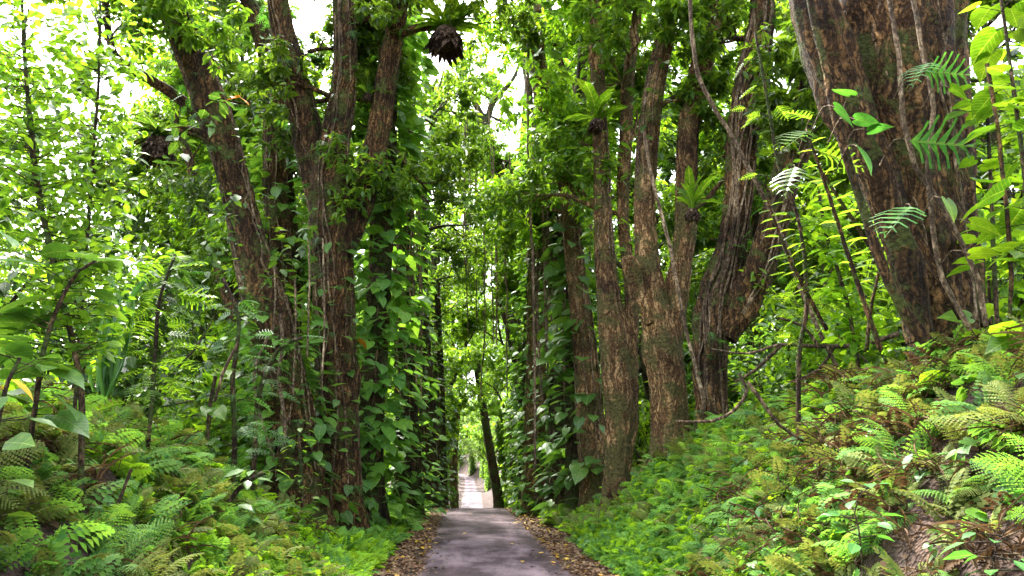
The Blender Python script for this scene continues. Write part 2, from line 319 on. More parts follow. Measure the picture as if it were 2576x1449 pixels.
def roadmat():
    m, N, L = newmat('worn_asphalt'); g = N.new('ShaderNodeNewGeometry')
    mp = N.new('ShaderNodeMapping'); mp.inputs['Scale'].default_value = (1.0, .45, 1); L.new(g.outputs['Position'], mp.inputs[0])
    n1 = N.new('ShaderNodeTexNoise'); n1.inputs['Scale'].default_value = .8; n1.inputs['Detail'].default_value = 8; n1.inputs['Roughness'].default_value = .66; L.new(mp.outputs[0], n1.inputs['Vector'])
    r = ramp(N, [(.4, (.034, .021, .025)), (.47, (.066, .045, .052)), (.53, (.12, .088, .1)), (.6, (.17, .13, .145))]); L.new(n1.outputs[0], r.inputs[0])
    n2 = N.new('ShaderNodeTexNoise'); n2.inputs['Scale'].default_value = 38; n2.inputs['Detail'].default_value = 4; L.new(g.outputs['Position'], n2.inputs['Vector'])
    r2 = ramp(N, [(.3, (.6, .6, .6)), (.7, (1.35, 1.3, 1.3))]); L.new(n2.outputs[0], r2.inputs[0])
    mx = N.new('ShaderNodeMix'); mx.data_type = 'RGBA'; mx.blend_type = 'MULTIPLY'; mx.inputs[0].default_value = 1; L.new(r.outputs[0], mx.inputs[6]); L.new(r2.outputs[0], mx.inputs[7])
    sp = N.new('ShaderNodeTexVoronoi'); sp.inputs['Scale'].default_value = 9; sp.feature = 'DISTANCE_TO_EDGE'; L.new(g.outputs['Position'], sp.inputs['Vector'])
    rs = ramp(N, [(.0, (.55, .5, .5)), (.012, (1, 1, 1))]); L.new(sp.outputs[0], rs.inputs[0]); n5 = N.new('ShaderNodeTexNoise'); n5.inputs['Scale'].default_value = .5; L.new(g.outputs['Position'], n5.inputs['Vector']); r5 = ramp(N, [(.5, (0, 0, 0)), (.6, (1, 1, 1))]); L.new(n5.outputs[0], r5.inputs[0])
    mk = N.new('ShaderNodeMix'); mk.data_type = 'RGBA'; mk.blend_type = 'MULTIPLY'; L.new(r5.outputs[0], mk.inputs[0]); L.new(mx.outputs[2], mk.inputs[6]); L.new(rs.outputs[0], mk.inputs[7]); mx = mk
    ea = N.new('ShaderNodeAttribute'); ea.attribute_name = 'edge'; rt = ramp(N, [(0, (.88, .86, .87)), (.04, (1, .98, 1)), (.12, (1.3, 1.26, 1.27)), (.3, (1, 1, 1))]); L.new(ea.outputs['Fac'], rt.inputs[0])
    mt_ = N.new('ShaderNodeMix'); mt_.data_type = 'RGBA'; mt_.blend_type = 'MULTIPLY'; mt_.inputs[0].default_value = 1; L.new(mx.outputs[2], mt_.inputs[6]); L.new(rt.outputs[0], mt_.inputs[7]); mx = mt_
    # dirt creeping in from the edges, brown; edge distance kept in an attribute
    at_ = N.new('ShaderNodeAttribute'); at_.attribute_name = 'edge'
    n3 = N.new('ShaderNodeTexNoise'); n3.inputs['Scale'].default_value = 1.6; n3.inputs['Detail'].default_value = 6; L.new(g.outputs['Position'], n3.inputs['Vector'])
    s = N.new('ShaderNodeMath'); s.operation = 'MULTIPLY_ADD'; L.new(n3.outputs[0], s.inputs[0]); s.inputs[1].default_value = .7; L.new(at_.outputs['Fac'], s.inputs[2])
    r3 = ramp(N, [(.98, (0, 0, 0)), (1.0, (0, 0, 0))]); r3.color_ramp.elements[0].position = .86; r3.color_ramp.elements[1].position = 1.0; r3.color_ramp.elements[1].color = (1, 1, 1, 1)
    sb = N.new('ShaderNodeMath'); sb.operation = 'SUBTRACT'; L.new(s.outputs[0], sb.inputs[0]); sb.inputs[1].default_value = .22; L.new(sb.outputs[0], r3.inputs[0])
    m3 = N.new('ShaderNodeMix'); m3.data_type = 'RGBA'; L.new(r3.outputs[0], m3.inputs[0]); L.new(mx.outputs[2], m3.inputs[6]); m3.inputs[7].default_value = (.06, .033, .024, 1)
    bp = N.new('ShaderNodeBump'); bp.inputs['Distance'].default_value = .01; bp.inputs['Strength'].default_value = .7; L.new(n2.outputs[0], bp.inputs['Height'])
    p = N.new('ShaderNodeBsdfPrincipled'); L.new(m3.outputs[2], p.inputs['Base Color']); p.inputs['Roughness'].default_value = .8; p.inputs['Specular IOR Level'].default_value = .25; L.new(bp.outputs[0], p.inputs['Normal'])
    o = N.new('ShaderNodeOutputMaterial'); L.new(p.outputs[0], o.inputs[0]); return m

# ------------------------------------------------------------------ terrain
_yy = np.arange(-60, 900, 1.0)
_zz = np.interp(_yy, [-60, 35, 39, 44, 50, 70, 88, 100, 112, 138, 146, 162, 185, 260, 330, 900], [0, 0, -.03, -.42, -1.05, -3.1, -4.3, -4.1, -3.6, -2.75, -2.85, -4.3, -3.9, -2.5, 2, 30])
_k = np.hanning(7); _k /= _k.sum(); _zz = np.convolve(np.pad(_zz, 3, mode='edge'), _k, 'valid')
def zroad(y): return np.interp(y, _yy, _zz)
def xroad(y): return .64 + np.interp(y, [0, 50, 110, 150, 260, 330, 900], [0, 0, .7, 1.2, 1.6, -14, -200])
_g = np.random.default_rng(3); _W = [(_g.uniform(-1, 1, 2) * f, _g.uniform(0, 6.28), a) for f, a in [(.25, .35), (.4, .25), (.7, .18), (1.1, .12), (1.7, .08), (2.6, .06), (4, .035), (5.5, .03)] for _ in range(3)]
def wav(x, y): return sum(a * np.sin(k[0] * x + k[1] * y + p) for k, p, a in _W)
def sstep(t): t = np.clip(t, 0, 1); return t * t * (3 - 2 * t)
def ground(x, y):
    x = np.asarray(x, dtype=float); y = np.asarray(y, dtype=float)
    u = x - xroad(y); tr = u - 1.5; tl = -u - 1.5
    HR = np.interp(y, [0, 9, 12, 16, 20, 24, 30, 40, 60, 80, 200, 400], [3.3, 3.25, 2.9, 2.7, 2.5, 1.7, .8, .5, .6, 1.2, 2.0, 6]); HL = np.interp(y, [0, 10, 14, 17, 20, 24, 45, 80, 200, 400], [2.85, 2.85, 2.6, 1.9, 1.0, .35, .35, 1.0, 2.0, 6])
    z = zroad(y) + HR * sstep((tr - .5) / 4.0) + HL * sstep((tl - .8) / 4.7)
    far = sstep((np.maximum(tr, tl) - .4) / 2.5)
    near = np.clip((60 - y) / 20, 0, 1)
    bump = (np.sin(2.3 * x + 1.1 * np.sin(1.7 * y)) * np.sin(2.1 * y + 1.3 * np.sin(1.9 * x + 1)) + .6 * np.sin(4.7 * x + 2 * np.sin(2.9 * y + 2)) * np.sin(4.1 * y + np.sin(3.7 * x))) * near
    z = z + far * (wav(x, y) * .4 + .16 * bump) + np.maximum(0, np.maximum(tr, tl) - 30) * .06
    return z - .03 * (1 - sstep((np.maximum(tr, tl) + .15) / .35))
xs = np.unique(np.concatenate([-np.geomspace(9, 700, 40), np.arange(-9, 9.01, .14), np.geomspace(9, 700, 40)]))
ys = np.unique(np.concatenate([np.linspace(-60, 2, 20), np.arange(2, 34, .2), np.arange(34, 120, 1.0), np.arange(120, 340, 4), np.geomspace(340, 890, 20)]))
X, Y = np.meshgrid(xs, ys); Z = ground(X, Y)
i = np.arange(len(ys) - 1)[:, None] * len(xs) + np.arange(len(xs) - 1)[None, :]
Q = np.stack([i, i + 1, i + 1 + len(xs), i + len(xs)], -1).reshape(-1, 4)
props(link('ground', mesh_np('ground', np.stack([X, Y, Z], -1).reshape(-1, 3), Q), groundmat(), None, True), kind='structure')
# road strip
ry = np.concatenate([np.arange(-12, 60, .5), np.arange(60, 420, 2.0)]); ru = np.linspace(-1, 1, 13)
U, Y = np.meshgrid(ru, ry)
eg = np.where(np.abs(U) > .99, .05 * np.sin(Y * 1.9 + U * 2) + .05 * np.sin(Y * 4.3 + U), 0)
X = xroad(Y) + U * (1.5 + eg); Z = zroad(Y) + .012 + .03 * (1 - U * U)
i = np.arange(len(ry) - 1)[:, None] * len(ru) + np.arange(len(ru) - 1)[None, :]
Q = np.stack([i, i + 1, i + 1 + len(ru), i + len(ru)], -1).reshape(-1, 4)
rme = mesh_np('road', np.stack([X, Y, Z], -1).reshape(-1, 3), Q)
a = rme.attributes.new('edge', 'FLOAT', 'POINT'); a.data.foreach_set('value', (np.abs(U) ** 3).astype(np.float32).ravel())
props(link('road', rme, roadmat(), None, True), kind='structure')

# ------------------------------------------------------------------ foliage on branches
LANCE, LANCE_W, HEART, SPLIT, STRAP = sh_lance(), sh_lance(.3), sh_heart(), sh_split(), sh_strap()
def rosettes(bag, C, k, L, droop=.45, shape=None, g=rng, spread=.05):
    """whorls of drooping leaves at the twig ends C"""
    C = np.repeat(C, k, axis=0); n = len(C)
    az = g.uniform(0, 2 * pi, n); el = g.normal(-droop, .4, n)
    D = np.stack([np.cos(az) * np.cos(el), np.sin(az) * np.cos(el), np.sin(el)], -1)
    P = C + g.normal(0, spread, (n, 3)) + D * .03
    leaves(bag, shape or LANCE, P, D, L * g.uniform(.65, 1.2, n), roll=g.normal(0, .45, n))
def limb(bag, p, d, length, r, g, up=.25, wig=.28, n=6, sides=6):
    pts = [np.append(p, r)]; d = norm(np.asarray(d, dtype=float))
    for k in range(n):
        d = norm(d + g.normal(0, wig, 3) * .7 + np.array([0, 0, up * .3])); p = p + d * length / n
        pts.append(np.append(p, r * (1 - .8 * (k + 1) / n)))
    tube(bag, pts, sides, .05, step=max(.35, length / 10))
    return np.array(pts)
def branches(wood, tips, p, d, length, r, g, level=2, up=.25):
    B = limb(wood, p, d, length, r, g, up, n=6, sides=6 if r > .04 else 4)
    if level == 0 or length < .7:
        for k in range(2, 7): tips.append(B[k][:3])
        return
    for k in range(2, 7):
        for _ in range(1 if k < 4 or level == 1 and k < 6 else 2):
            base = B[k][:3]; dd = norm(B[k][:3] - B[k - 1][:3])
            a = norm(g.normal(0, 1, 3)); a = norm(a - dd * a.dot(dd))
            branches(wood, tips, base, norm(dd * .65 + a * g.uniform(.6, 1.0)), length * g.uniform(.4, .62), max(.008, B[k][3] * .6), g, level - 1, up)

def pxpath(y0, pts, dy=0.0):
    """pixel polyline with half widths -> metric path; dy is how much further the top leans"""
    out = []
    n = len(pts)
    for i, q in enumerate(pts):
        y = y0 + dy * (i / max(1, n - 1)) ** 1.3
        out.append(np.append(at(q[0], q[1], y), q[2] * mpp(y)))
    return np.array(out)
def root_path(path, drop=None):
    """extend a trunk down into the ground below its first point"""
    p = path[0]; gz = float(ground(p[0], p[1])) - .35
    if p[2] > gz + .3:
        d = p[:3] - path[1][:3]; s = (p[2] - gz) / max(.5, -d[2]) if d[2] < 0 else 1
        q = p[:3] + d * s * .35; q[2] = gz
        return np.vstack([np.append(q, p[3] * 1.15), path])
    return path
def along(S, t):
    """points, tangents, radii at indices of a resampled path"""
    T, A, B = frames(S[:, :3]); i = np.clip((t * (len(S) - 1)).astype(int), 0, len(S) - 2); f = (t * (len(S) - 1) - i)[:, None]
    P = S[i, :3] * (1 - f) + S[i + 1, :3] * f; r = S[i, 3] * (1 - f[:, 0]) + S[i + 1, 3] * f[:, 0]
    return P, T[i], A[i], B[i], r
def surf(S, t, th, off=0.0):
    P, T, A, B, r = along(S, t); d = A * np.cos(th)[:, None] + B * np.sin(th)[:, None]
    return P + d * (r[:, None] + off), d, T

def traced_tree(label, stems, bark='bark', leafm='leaf', zmin=7.0, nlimb=10, llen=3.2, k=5, L=.27, seed=0, group=None, top=4.0, sides=40, twig_z=None, droop=.5, level=2, toroad=.3, knots=3, flare=.55):
    """stems: list of metric paths; the first is the main trunk"""
    g = np.random.default_rng(seed); wood = Bag(); crown = Bag(); tips = []
    out = []
    for si, path in enumerate(stems):
        if si == 0: path = root_path(path)
        if top and path[-1][2] > 9 and path[0][3] > .22:            # carry on above the frame
            d = norm(path[-1][:3] - path[-2][:3]); d = norm(d + np.array([0, 0, .5])); q = path[-1]
            ext = [np.append(q[:3] + d * top * f + g.normal(0, .25, 3), q[3] * (1 - .75 * f)) for f in (.4, .75, 1)]
            path = np.vstack([path, ext])
        S = tube(wood, path, sides, .075, 8, seed + si, step=.18, flare=flare if si == 0 else 0, knots=knots + 3)
        out.append(S)
        cand = np.where(S[:, 2] > zmin)[0]
        if len(cand):
            for j in range(nlimb):
                i = cand[int(len(cand) * (j + g.uniform(0, 1)) / nlimb) % len(cand)]; p = S[i, :3]
                az = g.uniform(0, 2 * pi); d = np.array([cos(az), sin(az), g.uniform(0, .7)]); d[0] -= toroad * np.sign(p[0] - .6)
                branches(wood, tips, p, d, llen * g.uniform(.6, 1.2), min(.11, S[i, 3] * .45), g, level)
    base = stems[0][0]
    root = empty('tree', (out[0][0][0], out[0][0][1], float(ground(out[0][0][0], out[0][0][1]))), label, 'tree', group)
    wood.obj('trunk', M[bark], root, True)
    tips = np.array(tips)
    if len(tips):
        rosettes(crown, tips, k, L, droop, g=g); crown.obj('crown', M[leafm], root)
    return root, out

LIB = {}
def clothe(label, S, t0, t1, n, kind='heart', size=.35, stems=5, seed=0, mat='pothos', off=.12, root=None, facing=None, group='climbing vines on the trunks'):
    """a climbing plant on a trunk: stems that wander up the bark and the leaves they carry"""
    g = np.random.default_rng(seed + 100); st = Bag(); lf = Bag()
    P0, _, _ = surf(S, np.array([t0]), np.array([0.0]))
    v = empty('climbing_vine', S[int(t0 * (len(S) - 1)), :3], label, 'vine', group)
    for k in range(stems):
        th = g.uniform(0, 6.28); m = 26; t = np.linspace(t0, t1 * g.uniform(.8, 1), m); th = th + np.cumsum(g.normal(0, .16, m))
        P, d, _ = surf(S, t, th, .012)
        tube(st, np.column_stack([P, np.full(m, g.uniform(.012, .032))]), 5, .1, step=.3)
    st.obj('stem', M['vine'], v, True)
    if n:
        t = g.uniform(t0, t1, n) ; th = g.uniform(0, 6.28, n)
        P, d, T = surf(S, t, th, 0); P = P + d * g.uniform(.02, off, n)[:, None]
        D = d * g.uniform(.6, 1.1, n)[:, None] + g.normal(0, .25, (n, 3)) + np.array([0, 0, -.3])[None, :] * g.uniform(0, 1.8, n)[:, None]
        sz = size * g.uniform(.5, 1.25, n)
        leaves(lf, {'heart': HEART, 'split': SPLIT, 'lance': LANCE_W}[kind], P, D, sz, roll=g.normal(0, .3, n))
        lf.obj('foliage', M[mat], v)
    return v
def stalks(bag, P0, P1, r=.006):
    for a, b in zip(P0, P1): tube(bag, [np.append(a, r), np.append(b, r * .7)], 4, 0, step=1)

# ================================================================== NEAR TREES (traced, metric depths)
# -- left side
S_L1 = pxpath(22, [(735, 1110, 62), (700, 900, 56), (655, 720, 50), (618, 580, 40), (583, 430, 37), (540, 290, 42), (490, 160, 38), (428, 10, 34), (380, -120, 30)], -2.5)
S_L1b = pxpath(21.6, [(560, 400, 14), (520, 310, 15), (440, 240, 13), (350, 185, 12), (290, 140, 10), (270, 60, 9), (262, -40, 8)], -2)
S_L1c = pxpath(20.6, [(555, 380, 12), (500, 335, 12), (440, 325, 11), (395, 335, 9), (340, 360, 6)], -.6)
t, o = traced_tree('thick brown trunk leaning up to the left, wrapped in pale vine strands', [S_L1, S_L1b, S_L1c], zmin=12.5, nlimb=4, llen=2.4, seed=1, toroad=.2)
L1 = o[0]
clothe('pale rope-like vines with small split leaves wrapped round the left-leaning trunk', L1, .06, .8, 170, 'split', .3, 30, 1, 'split', .25)
clothe('glossy broad leaves smothering the foot of the left-leaning trunk', L1, .0, .3, 360, 'heart', .36, 6, 50, 'pothos', .8)
clothe('small leaves and twigs sprouting from the leaning trunk under the sky gap', L1, .3, .55, 160, 'lance', .26, 4, 51, 'leaf', .5)
S_L2 = pxpath(23.5, [(850, 1290, 60), (852, 1100, 48), (845, 900, 50), (838, 700, 50), (832, 500, 52), (835, 400, 40), (862, 250, 32), (870, 120, 28), (860, -60, 25)], -1)
S_L2b = pxpath(23.4, [(815, 560, 30), (790, 430, 34), (765, 300, 36), (735, 170, 34), (705, 50, 28), (690, -60, 25)], -1)
S_L2c = pxpath(23.3, [(870, 620, 26), (915, 480, 30), (950, 340, 27), (975, 180, 25), (1000, 40, 22), (1012, -60, 20)], -1)
S_L2d = pxpath(22.6, [(998, 90, 12), (1050, 72, 10), (1120, 64, 9), (1190, 20, 6)], -.6)
t, o = traced_tree('tall straight red-brown trunk that forks into three stems, left of the road', [S_L2, S_L2b, S_L2c, S_L2d], zmin=11, nlimb=4, llen=2.4, seed=2, toroad=-.1)
L2, L2b, L2c, _ = o
clothe('thin root strands and split leaves up the three-stemmed trunk', L2, .02, .95, 160, 'split', .36, 22, 2, 'split', .3)
clothe('heart leaves climbing both edges of the forked trunk', L2, .0, .5, 230, 'heart', .32, 5, 52, 'pothos', .45)
clothe('vine with drooping split leaves on the left stem of the forked trunk', L2b, .02, .9, 60, 'split', .4, 8, 3, 'split', .3)
clothe('twin pale strands on the slim right-leaning stem', L2c, .02, .95, 14, 'split', .3, 5, 4, 'split', .2)
# heart-leaved columns
def column(label, vlabel, y, pts, n, size, seed, bark='bark_far', leafm='leaf', nl=8, llen=3, kind='heart', t1=.75, off=.5, zmin=9, dy=0, mat='pothos', stems=8, k=5, L=.27):
    S = pxpath(y, pts, dy)
    t, o = traced_tree(label, [S], bark, leafm, zmin=zmin, nlimb=nl, llen=llen, seed=seed, sides=14, k=k, L=L)
    clothe(vlabel, o[0], .01, t1, n, kind, size, stems, seed, mat, off)
    return t, o[0]
column('dark trunk buried in large heart leaves beside the forked trunk', 'large bright heart-shaped leaves stacked up the column beside the forked trunk', 25.6,
       [(935, 1330, 34), (932, 1100, 30), (950, 800, 30), (965, 500, 28), (975, 300, 24), (985, 60, 20)], 1200, .5, 5, t1=.8, off=1.0)
column('slim dark trunk with loose vines between two leafy columns, left roadside', 'dense medium heart leaves on the second leafy column left of the road', 32,
       [(1030, 1300, 30), (1025, 1050, 28), (1015, 750, 26), (1020, 450, 22), (1030, 200, 18), (1035, 60, 14)], 1300, .34, 6, t1=.8, off=.8)
column('vine-covered trunk behind the leafy columns, left roadside', 'small dark leaves covering the trunk behind the leafy columns', 41,
       [(1082, 1280, 22), (1076, 1050, 20), (1060, 800, 18), (1065, 500, 15), (1085, 350, 12)], 700, .35, 7, t1=.8, off=.7, mat='leaf_dark', kind='lance', nl=12)
# dark trunk behind L1/L2
S = pxpath(27, [(720, 1150, 46), (715, 900, 44), (712, 650, 40), (700, 400, 34), (690, 200, 28), (640, 40, 22)], 0)
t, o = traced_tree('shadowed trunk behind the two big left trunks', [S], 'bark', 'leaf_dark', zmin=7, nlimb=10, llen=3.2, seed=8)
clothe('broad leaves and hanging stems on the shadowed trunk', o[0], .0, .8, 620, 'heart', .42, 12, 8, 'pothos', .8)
S = pxpath(30, [(640, 980, 24), (590, 780, 22), (545, 640, 18), (500, 500, 14), (470, 380, 10)], 0)
traced_tree('slim bent trunk showing left of the leaning trunk', [S], 'bark', 'leaf_bright', zmin=5, nlimb=8, llen=2.8, seed=9, sides=12)

# -- right side
S_R1 = pxpath(22, [(1552, 1200, 28), (1562, 1050, 36), (1552, 880, 42), (1532, 760, 30), (1518, 600, 24), (1512, 400, 20), (1502, 200, 17), (1496, 0, 15), (1490, -80, 14)], 0)
S_R1b = pxpath(22, [(1575, 900, 26), (1590, 760, 18), (1568, 560, 15), (1572, 400, 17), (1582, 200, 16), (1600, 60, 13)], .5)
t, o = traced_tree('pinkish-brown trunk with a narrowing base beside the split trunk, right bank', [S_R1, S_R1b], 'bark_pink', 'leaf', zmin=8, nlimb=7, llen=2.6, seed=11)
R1 = o
clothe('fine drooping leaf tufts on the narrow-based trunk', o[0], .35, .9, 260, 'lance', .34, 6, 11, 'leaf', .4)
S_R2 = pxpath(20.5, [(1690, 1130, 40), (1682, 980, 44), (1666, 850, 46), (1646, 760, 36), (1628, 640, 30), (1622, 500, 28), (1630, 350, 27), (1650, 200, 25), (1680, 60, 23), (1700, -60, 20)], 0)
S_R2b = pxpath(20.5, [(1680, 880, 34), (1704, 740, 28), (1722, 600, 24), (1728, 430, 26), (1735, 300, 26), (1770, 150, 27), (1800, 20, 26), (1815, -60, 24)], 0)
S_R2c = pxpath(20.3, [(1640, 810, 20), (1603, 725, 18), (1584, 672, 20), (1578, 648, 16)], -.3)
t, o = traced_tree('stout split trunk with a sawn stub and mottled pinkish bark, right bank', [S_R2, S_R2b, S_R2c], 'bark_pink', 'leaf', zmin=8.5, nlimb=4, llen=2.4, seed=12, top=6)
R2, R2b = o[0], o[1]
clothe('dark glossy leaf tufts around the fork of the split trunk', R2, .38, .95, 300, 'lance', .32, 8, 12, 'leaf_dark', .45)
S_R3 = pxpath(19.5, [(1795, 1040, 34), (1790, 900, 38), (1800, 780, 42), (1838, 640, 34), (1860, 480, 34), (1868, 350, 38), (1890, 200, 42), (1915, 60, 34), (1925, -60, 28)], -.5)
S_R3b = pxpath(19.3, [(1825, 850, 30), (1885, 740, 40), (1935, 600, 38), (1975, 440, 36), (2012, 320, 32), (2040, 180, 24), (2060, 0, 22)], -1.5)
t, o = traced_tree('V-shaped ragged trunk leaning right with peeling bark, on the right bank', [S_R3, S_R3b], 'bark', 'leaf', zmin=8.5, nlimb=8, llen=2.2, seed=13, knots=8, flare=.3)
clothe('root strands and small ferny leaves on the V-shaped trunk', o[0], .05, .95, 120, 'split', .3, 18, 13, 'split', .25)
clothe('loose strands on the right arm of the V-shaped trunk', o[1], .05, .95, 60, 'split', .3, 10, 14, 'split', .25)
S_R4 = pxpath(10.6, [(2385, 860, 74), (2360, 720, 78), (2325, 560, 92), (2290, 400, 106), (2265, 250, 130), (2250, 120, 140), (2240, -60, 150), (2240, -200, 140)], -.3)
S_R4b = pxpath(10.2, [(2315, 860, 34), (2272, 640, 40), (2200, 430, 50), (2130, 240, 60), (2060, 60, 66), (2020, -100, 60)], -.2)
S_R4c = pxpath(10.9, [(2432, 820, 56), (2408, 600, 50), (2385, 350, 62), (2370, 100, 66), (2390, -120, 60)], .3)
t, o = traced_tree('huge dark furrowed trunk at the right edge, leaning left', [S_R4, S_R4b, S_R4c], 'bark', 'leaf', zmin=9.5, nlimb=4, llen=2.0, seed=14, sides=40, top=5, k=5, L=.26, knots=9, flare=.1)
R4 = o
clothe('thick woody stems plaited up the huge right trunk', o[0], .03, .85, 0, 'split', .3, 16, 15)
# viny columns right of the road
column('vine-smothered trunk right beside the litter, nearest the road on the right', 'small heart leaves and hanging roots on the trunk nearest the road', 33,
       [(1346, 1305, 30), (1345, 1150, 26), (1350, 900, 24), (1352, 650, 22), (1350, 400, 20), (1372, 300, 24), (1350, 150, 22), (1352, -20, 20)], 900, .33, 21, t1=.62, off=.6, nl=4, bark='bark_pink', leafm='leaf_bright', llen=2.4)
column('second vine-smothered trunk, just right of the roadside one', 'mixed heart leaves on the second roadside trunk', 31,
       [(1398, 1305, 24), (1400, 1100, 22), (1405, 850, 20), (1400, 600, 18), (1405, 350, 16), (1400, 100, 14)], 700, .36, 22, t1=.8, off=.6, nl=4, leafm='leaf_bright', llen=2.4)
column('reddish trunk crossed by wavy pale stems, between leafy column and narrow-based trunk', 'layered shiny heart leaves left of the reddish trunk', 25.5,
       [(1495, 1190, 34), (1485, 1050, 36), (1470, 850, 28), (1450, 700, 24), (1430, 500, 20), (1400, 350, 18), (1375, 250, 18), (1350, 100, 14)], 360, .5, 23, t1=.85, off=.7, bark='bark_pink', nl=5, leafm='leaf_bright')
S = pxpath(27, [(1450, 1230, 24), (1445, 1000, 22), (1440, 700, 18), (1450, 400, 16), (1470, 100, 14)], 0)
t, o = traced_tree('slim dark trunk hidden by layered leaves, left of the reddish trunk', [S], 'bark_far', 'leaf', zmin=8, nlimb=6, llen=2.8, seed=24, sides=12)
clothe('wide flat heart leaves layered like shingles at the bank foot', o[0], .0, .6, 420, 'heart', .5, 5, 24, 'pothos', .9)
# leaning centre tree and its forks
S_C = pxpath(46, [(1352, 1290, 24), (1330, 1080, 18), (1300, 900, 15), (1268, 750, 15), (1258, 640, 14), (1272, 480, 13), (1245, 390, 12), (1215, 300, 10), (1180, 230, 7), (1150, 170, 5)], 0)
S_Cb = pxpath(46, [(1222, 320, 8), (1240, 260, 7), (1290, 200, 5), (1310, 150, 3)], 0)
S_Cc = pxpath(46, [(1262, 430, 8), (1320, 440, 6), (1350, 480, 4)], 0)
S_Cd = pxpath(46, [(1212, 300, 8), (1190, 330, 6), (1150, 290, 4), (1120, 270, 3)], 0)
t, o = traced_tree('slender dark tree leaning out over the road with bare forked top', [S_C, S_Cb, S_Cc, S_Cd], 'bark_far', 'leaf_bright', zmin=9, nlimb=3, llen=3.0, seed=31, top=0, k=6, L=.3, sides=12, toroad=0)
clothe('sparse leaves up the lower part of the leaning roadside tree', o[0], .0, .25, 420, 'heart', .4, 4, 31, 'pothos', .7)
S = pxpath(72, [(1252, 1240, 12), (1225, 1080, 10), (1200, 920, 9), (1180, 780, 8), (1178, 620, 7), (1170, 520, 6), (1150, 440, 4)], 0)
traced_tree('slender pale-barked tree at the middle of the avenue, leaning left', [S], 'bark_far', 'leaf_bright', zmin=8, nlimb=14, llen=4.2, seed=32, top=0, sides=10, k=6, L=.35)

column('slender dark trunk at the far right of the roadside group', 'small leaves thick on the slender far right trunk', 50, [(1302, 1260, 14), (1294, 1000, 12), (1300, 700, 11), (1312, 400, 9), (1325, 220, 7)], 800, .3, 35, t1=.7, off=.5, nl=3, leafm='leaf_bright', llen=2.2)
column('slender trunk farthest along the left row before the crest', 'small leaves on the farthest left trunk before the crest', 50, [(1112, 1265, 14), (1106, 1000, 13), (1096, 700, 11), (1104, 450, 9), (1110, 300, 7)], 800, .3, 36, t1=.7, off=.5, nl=3, leafm='leaf_bright', llen=2.2)
column('bare pale trunk standing left of the bright end of the road', 'few leaves round the pale trunk at the end of the road', 74, [(1143, 1275, 10), (1141, 1150, 9), (1150, 1000, 8), (1135, 850, 6), (1120, 700, 5)], 160, .35, 37, t1=.5, off=.4, nl=6, leafm='leaf_bright', llen=3, bark='bark_pink')
column('crooked trunk between the hanging roots and the leaning roadside tree', 'mixed leaves on the crooked trunk among the hanging roots', 38, [(1325, 1290, 16), (1318, 1050, 14), (1330, 800, 13), (1322, 560, 12), (1335, 350, 10), (1330, 150, 8)], 700, .32, 38, t1=.6, off=.45, nl=2, leafm='leaf_bright', llen=2.0)
# ================================================================== REPEATED TREES
def far_tree(h, lean, seed, leafm, bark='bark_far', nl=16, ll=5, L=.32, k=7, vine=True, zl=.25, r=.42, fork=True):
    g = np.random.default_rng(seed); wood, crown = Bag(), Bag(); tips = []
    pts = [(0, 0, -.4, r * 1.15)] + [(lean * (f ** 1.5) * h * .25 + g.normal(0, .25), g.normal(0, .25), h * f, r * (1 - .8 * f)) for f in (.15, .3, .45, .6, .75, .9, 1)]
    S = tube(wood, pts, 10, .06, 4, seed, step=.5, flare=.3)
    cand = np.where(S[:, 2] > h * zl)[0]
    for j in range(nl):
        i = cand[int(len(cand) * (j + g.uniform(0, 1)) / nl) % len(cand)]; az = g.uniform(0, 6.28); f = S[i, 2] / h
        branches(wood, tips, S[i, :3], np.array([cos(az), sin(az), g.uniform(.1, .9)]), ll * g.uniform(.6, 1.2) * (1.15 - .5 * f), S[i, 3] * .5 + .02, g, 2)
    root = bpy.data.objects.new('tree', None)
    tr = bpy.data.objects.new('trunk', wood.mesh('trunk')); tr.data.materials.append(M[bark]); tr.parent = root
    tr.data.polygons.foreach_set('use_smooth', np.ones(len(tr.data.polygons), dtype=bool))
    rosettes(crown, np.array(tips), k, L, .4, g=g)
    if vine:
        n = 1100; t = g.uniform(0, .5, n); P, d, T = surf(S, t, g.uniform(0, 6.28, n), 0); P = P + d * g.uniform(.05, .7, n)[:, None]
        leaves(crown, HEART, P, d * .8 + g.normal(0, .3, (n, 3)) + np.array([0, 0, -.5]), .42 * g.uniform(.5, 1.2, n))
    cr = bpy.data.objects.new('crown', crown.mesh('crown')); cr.data.materials.append(M[leafm]); cr.parent = root
    return root, [tr, cr]
def place(proto, loc, rz, s, label, cat='tree', group=None, name=None):
    r, ch = proto; o = r.copy(); COL.objects.link(o); o.location = loc; o.rotation_euler = (0, 0, rz); o.scale = (s, s, s)
    if name: o.name = name
    props(o, label, cat, group)
    for c in ch:
        d = c.copy(); COL.objects.link(d); d.parent = o
    return o
FOREST = [far_tree(23, .3, 141, 'leaf', nl=20, k=9, L=.34, ll=5.5, vine=False), far_tree(21, .2, 142, 'leaf_bright', nl=20, k=9, L=.34, ll=5.5, vine=False), far_tree(17, .4, 143, 'leaf_dark', nl=18, k=9, L=.34, ll=5, vine=False, zl=.15)]
PROTO = [far_tree(23, .3, 41, 'leaf', nl=12), far_tree(21, .1, 42, 'leaf_bright', nl=10, ll=4.2), far_tree(25, .05, 43, 'leaf_bright', nl=10, ll=4.4), far_tree(18, .7, 44, 'leaf', nl=13)]
g = np.random.default_rng(5)
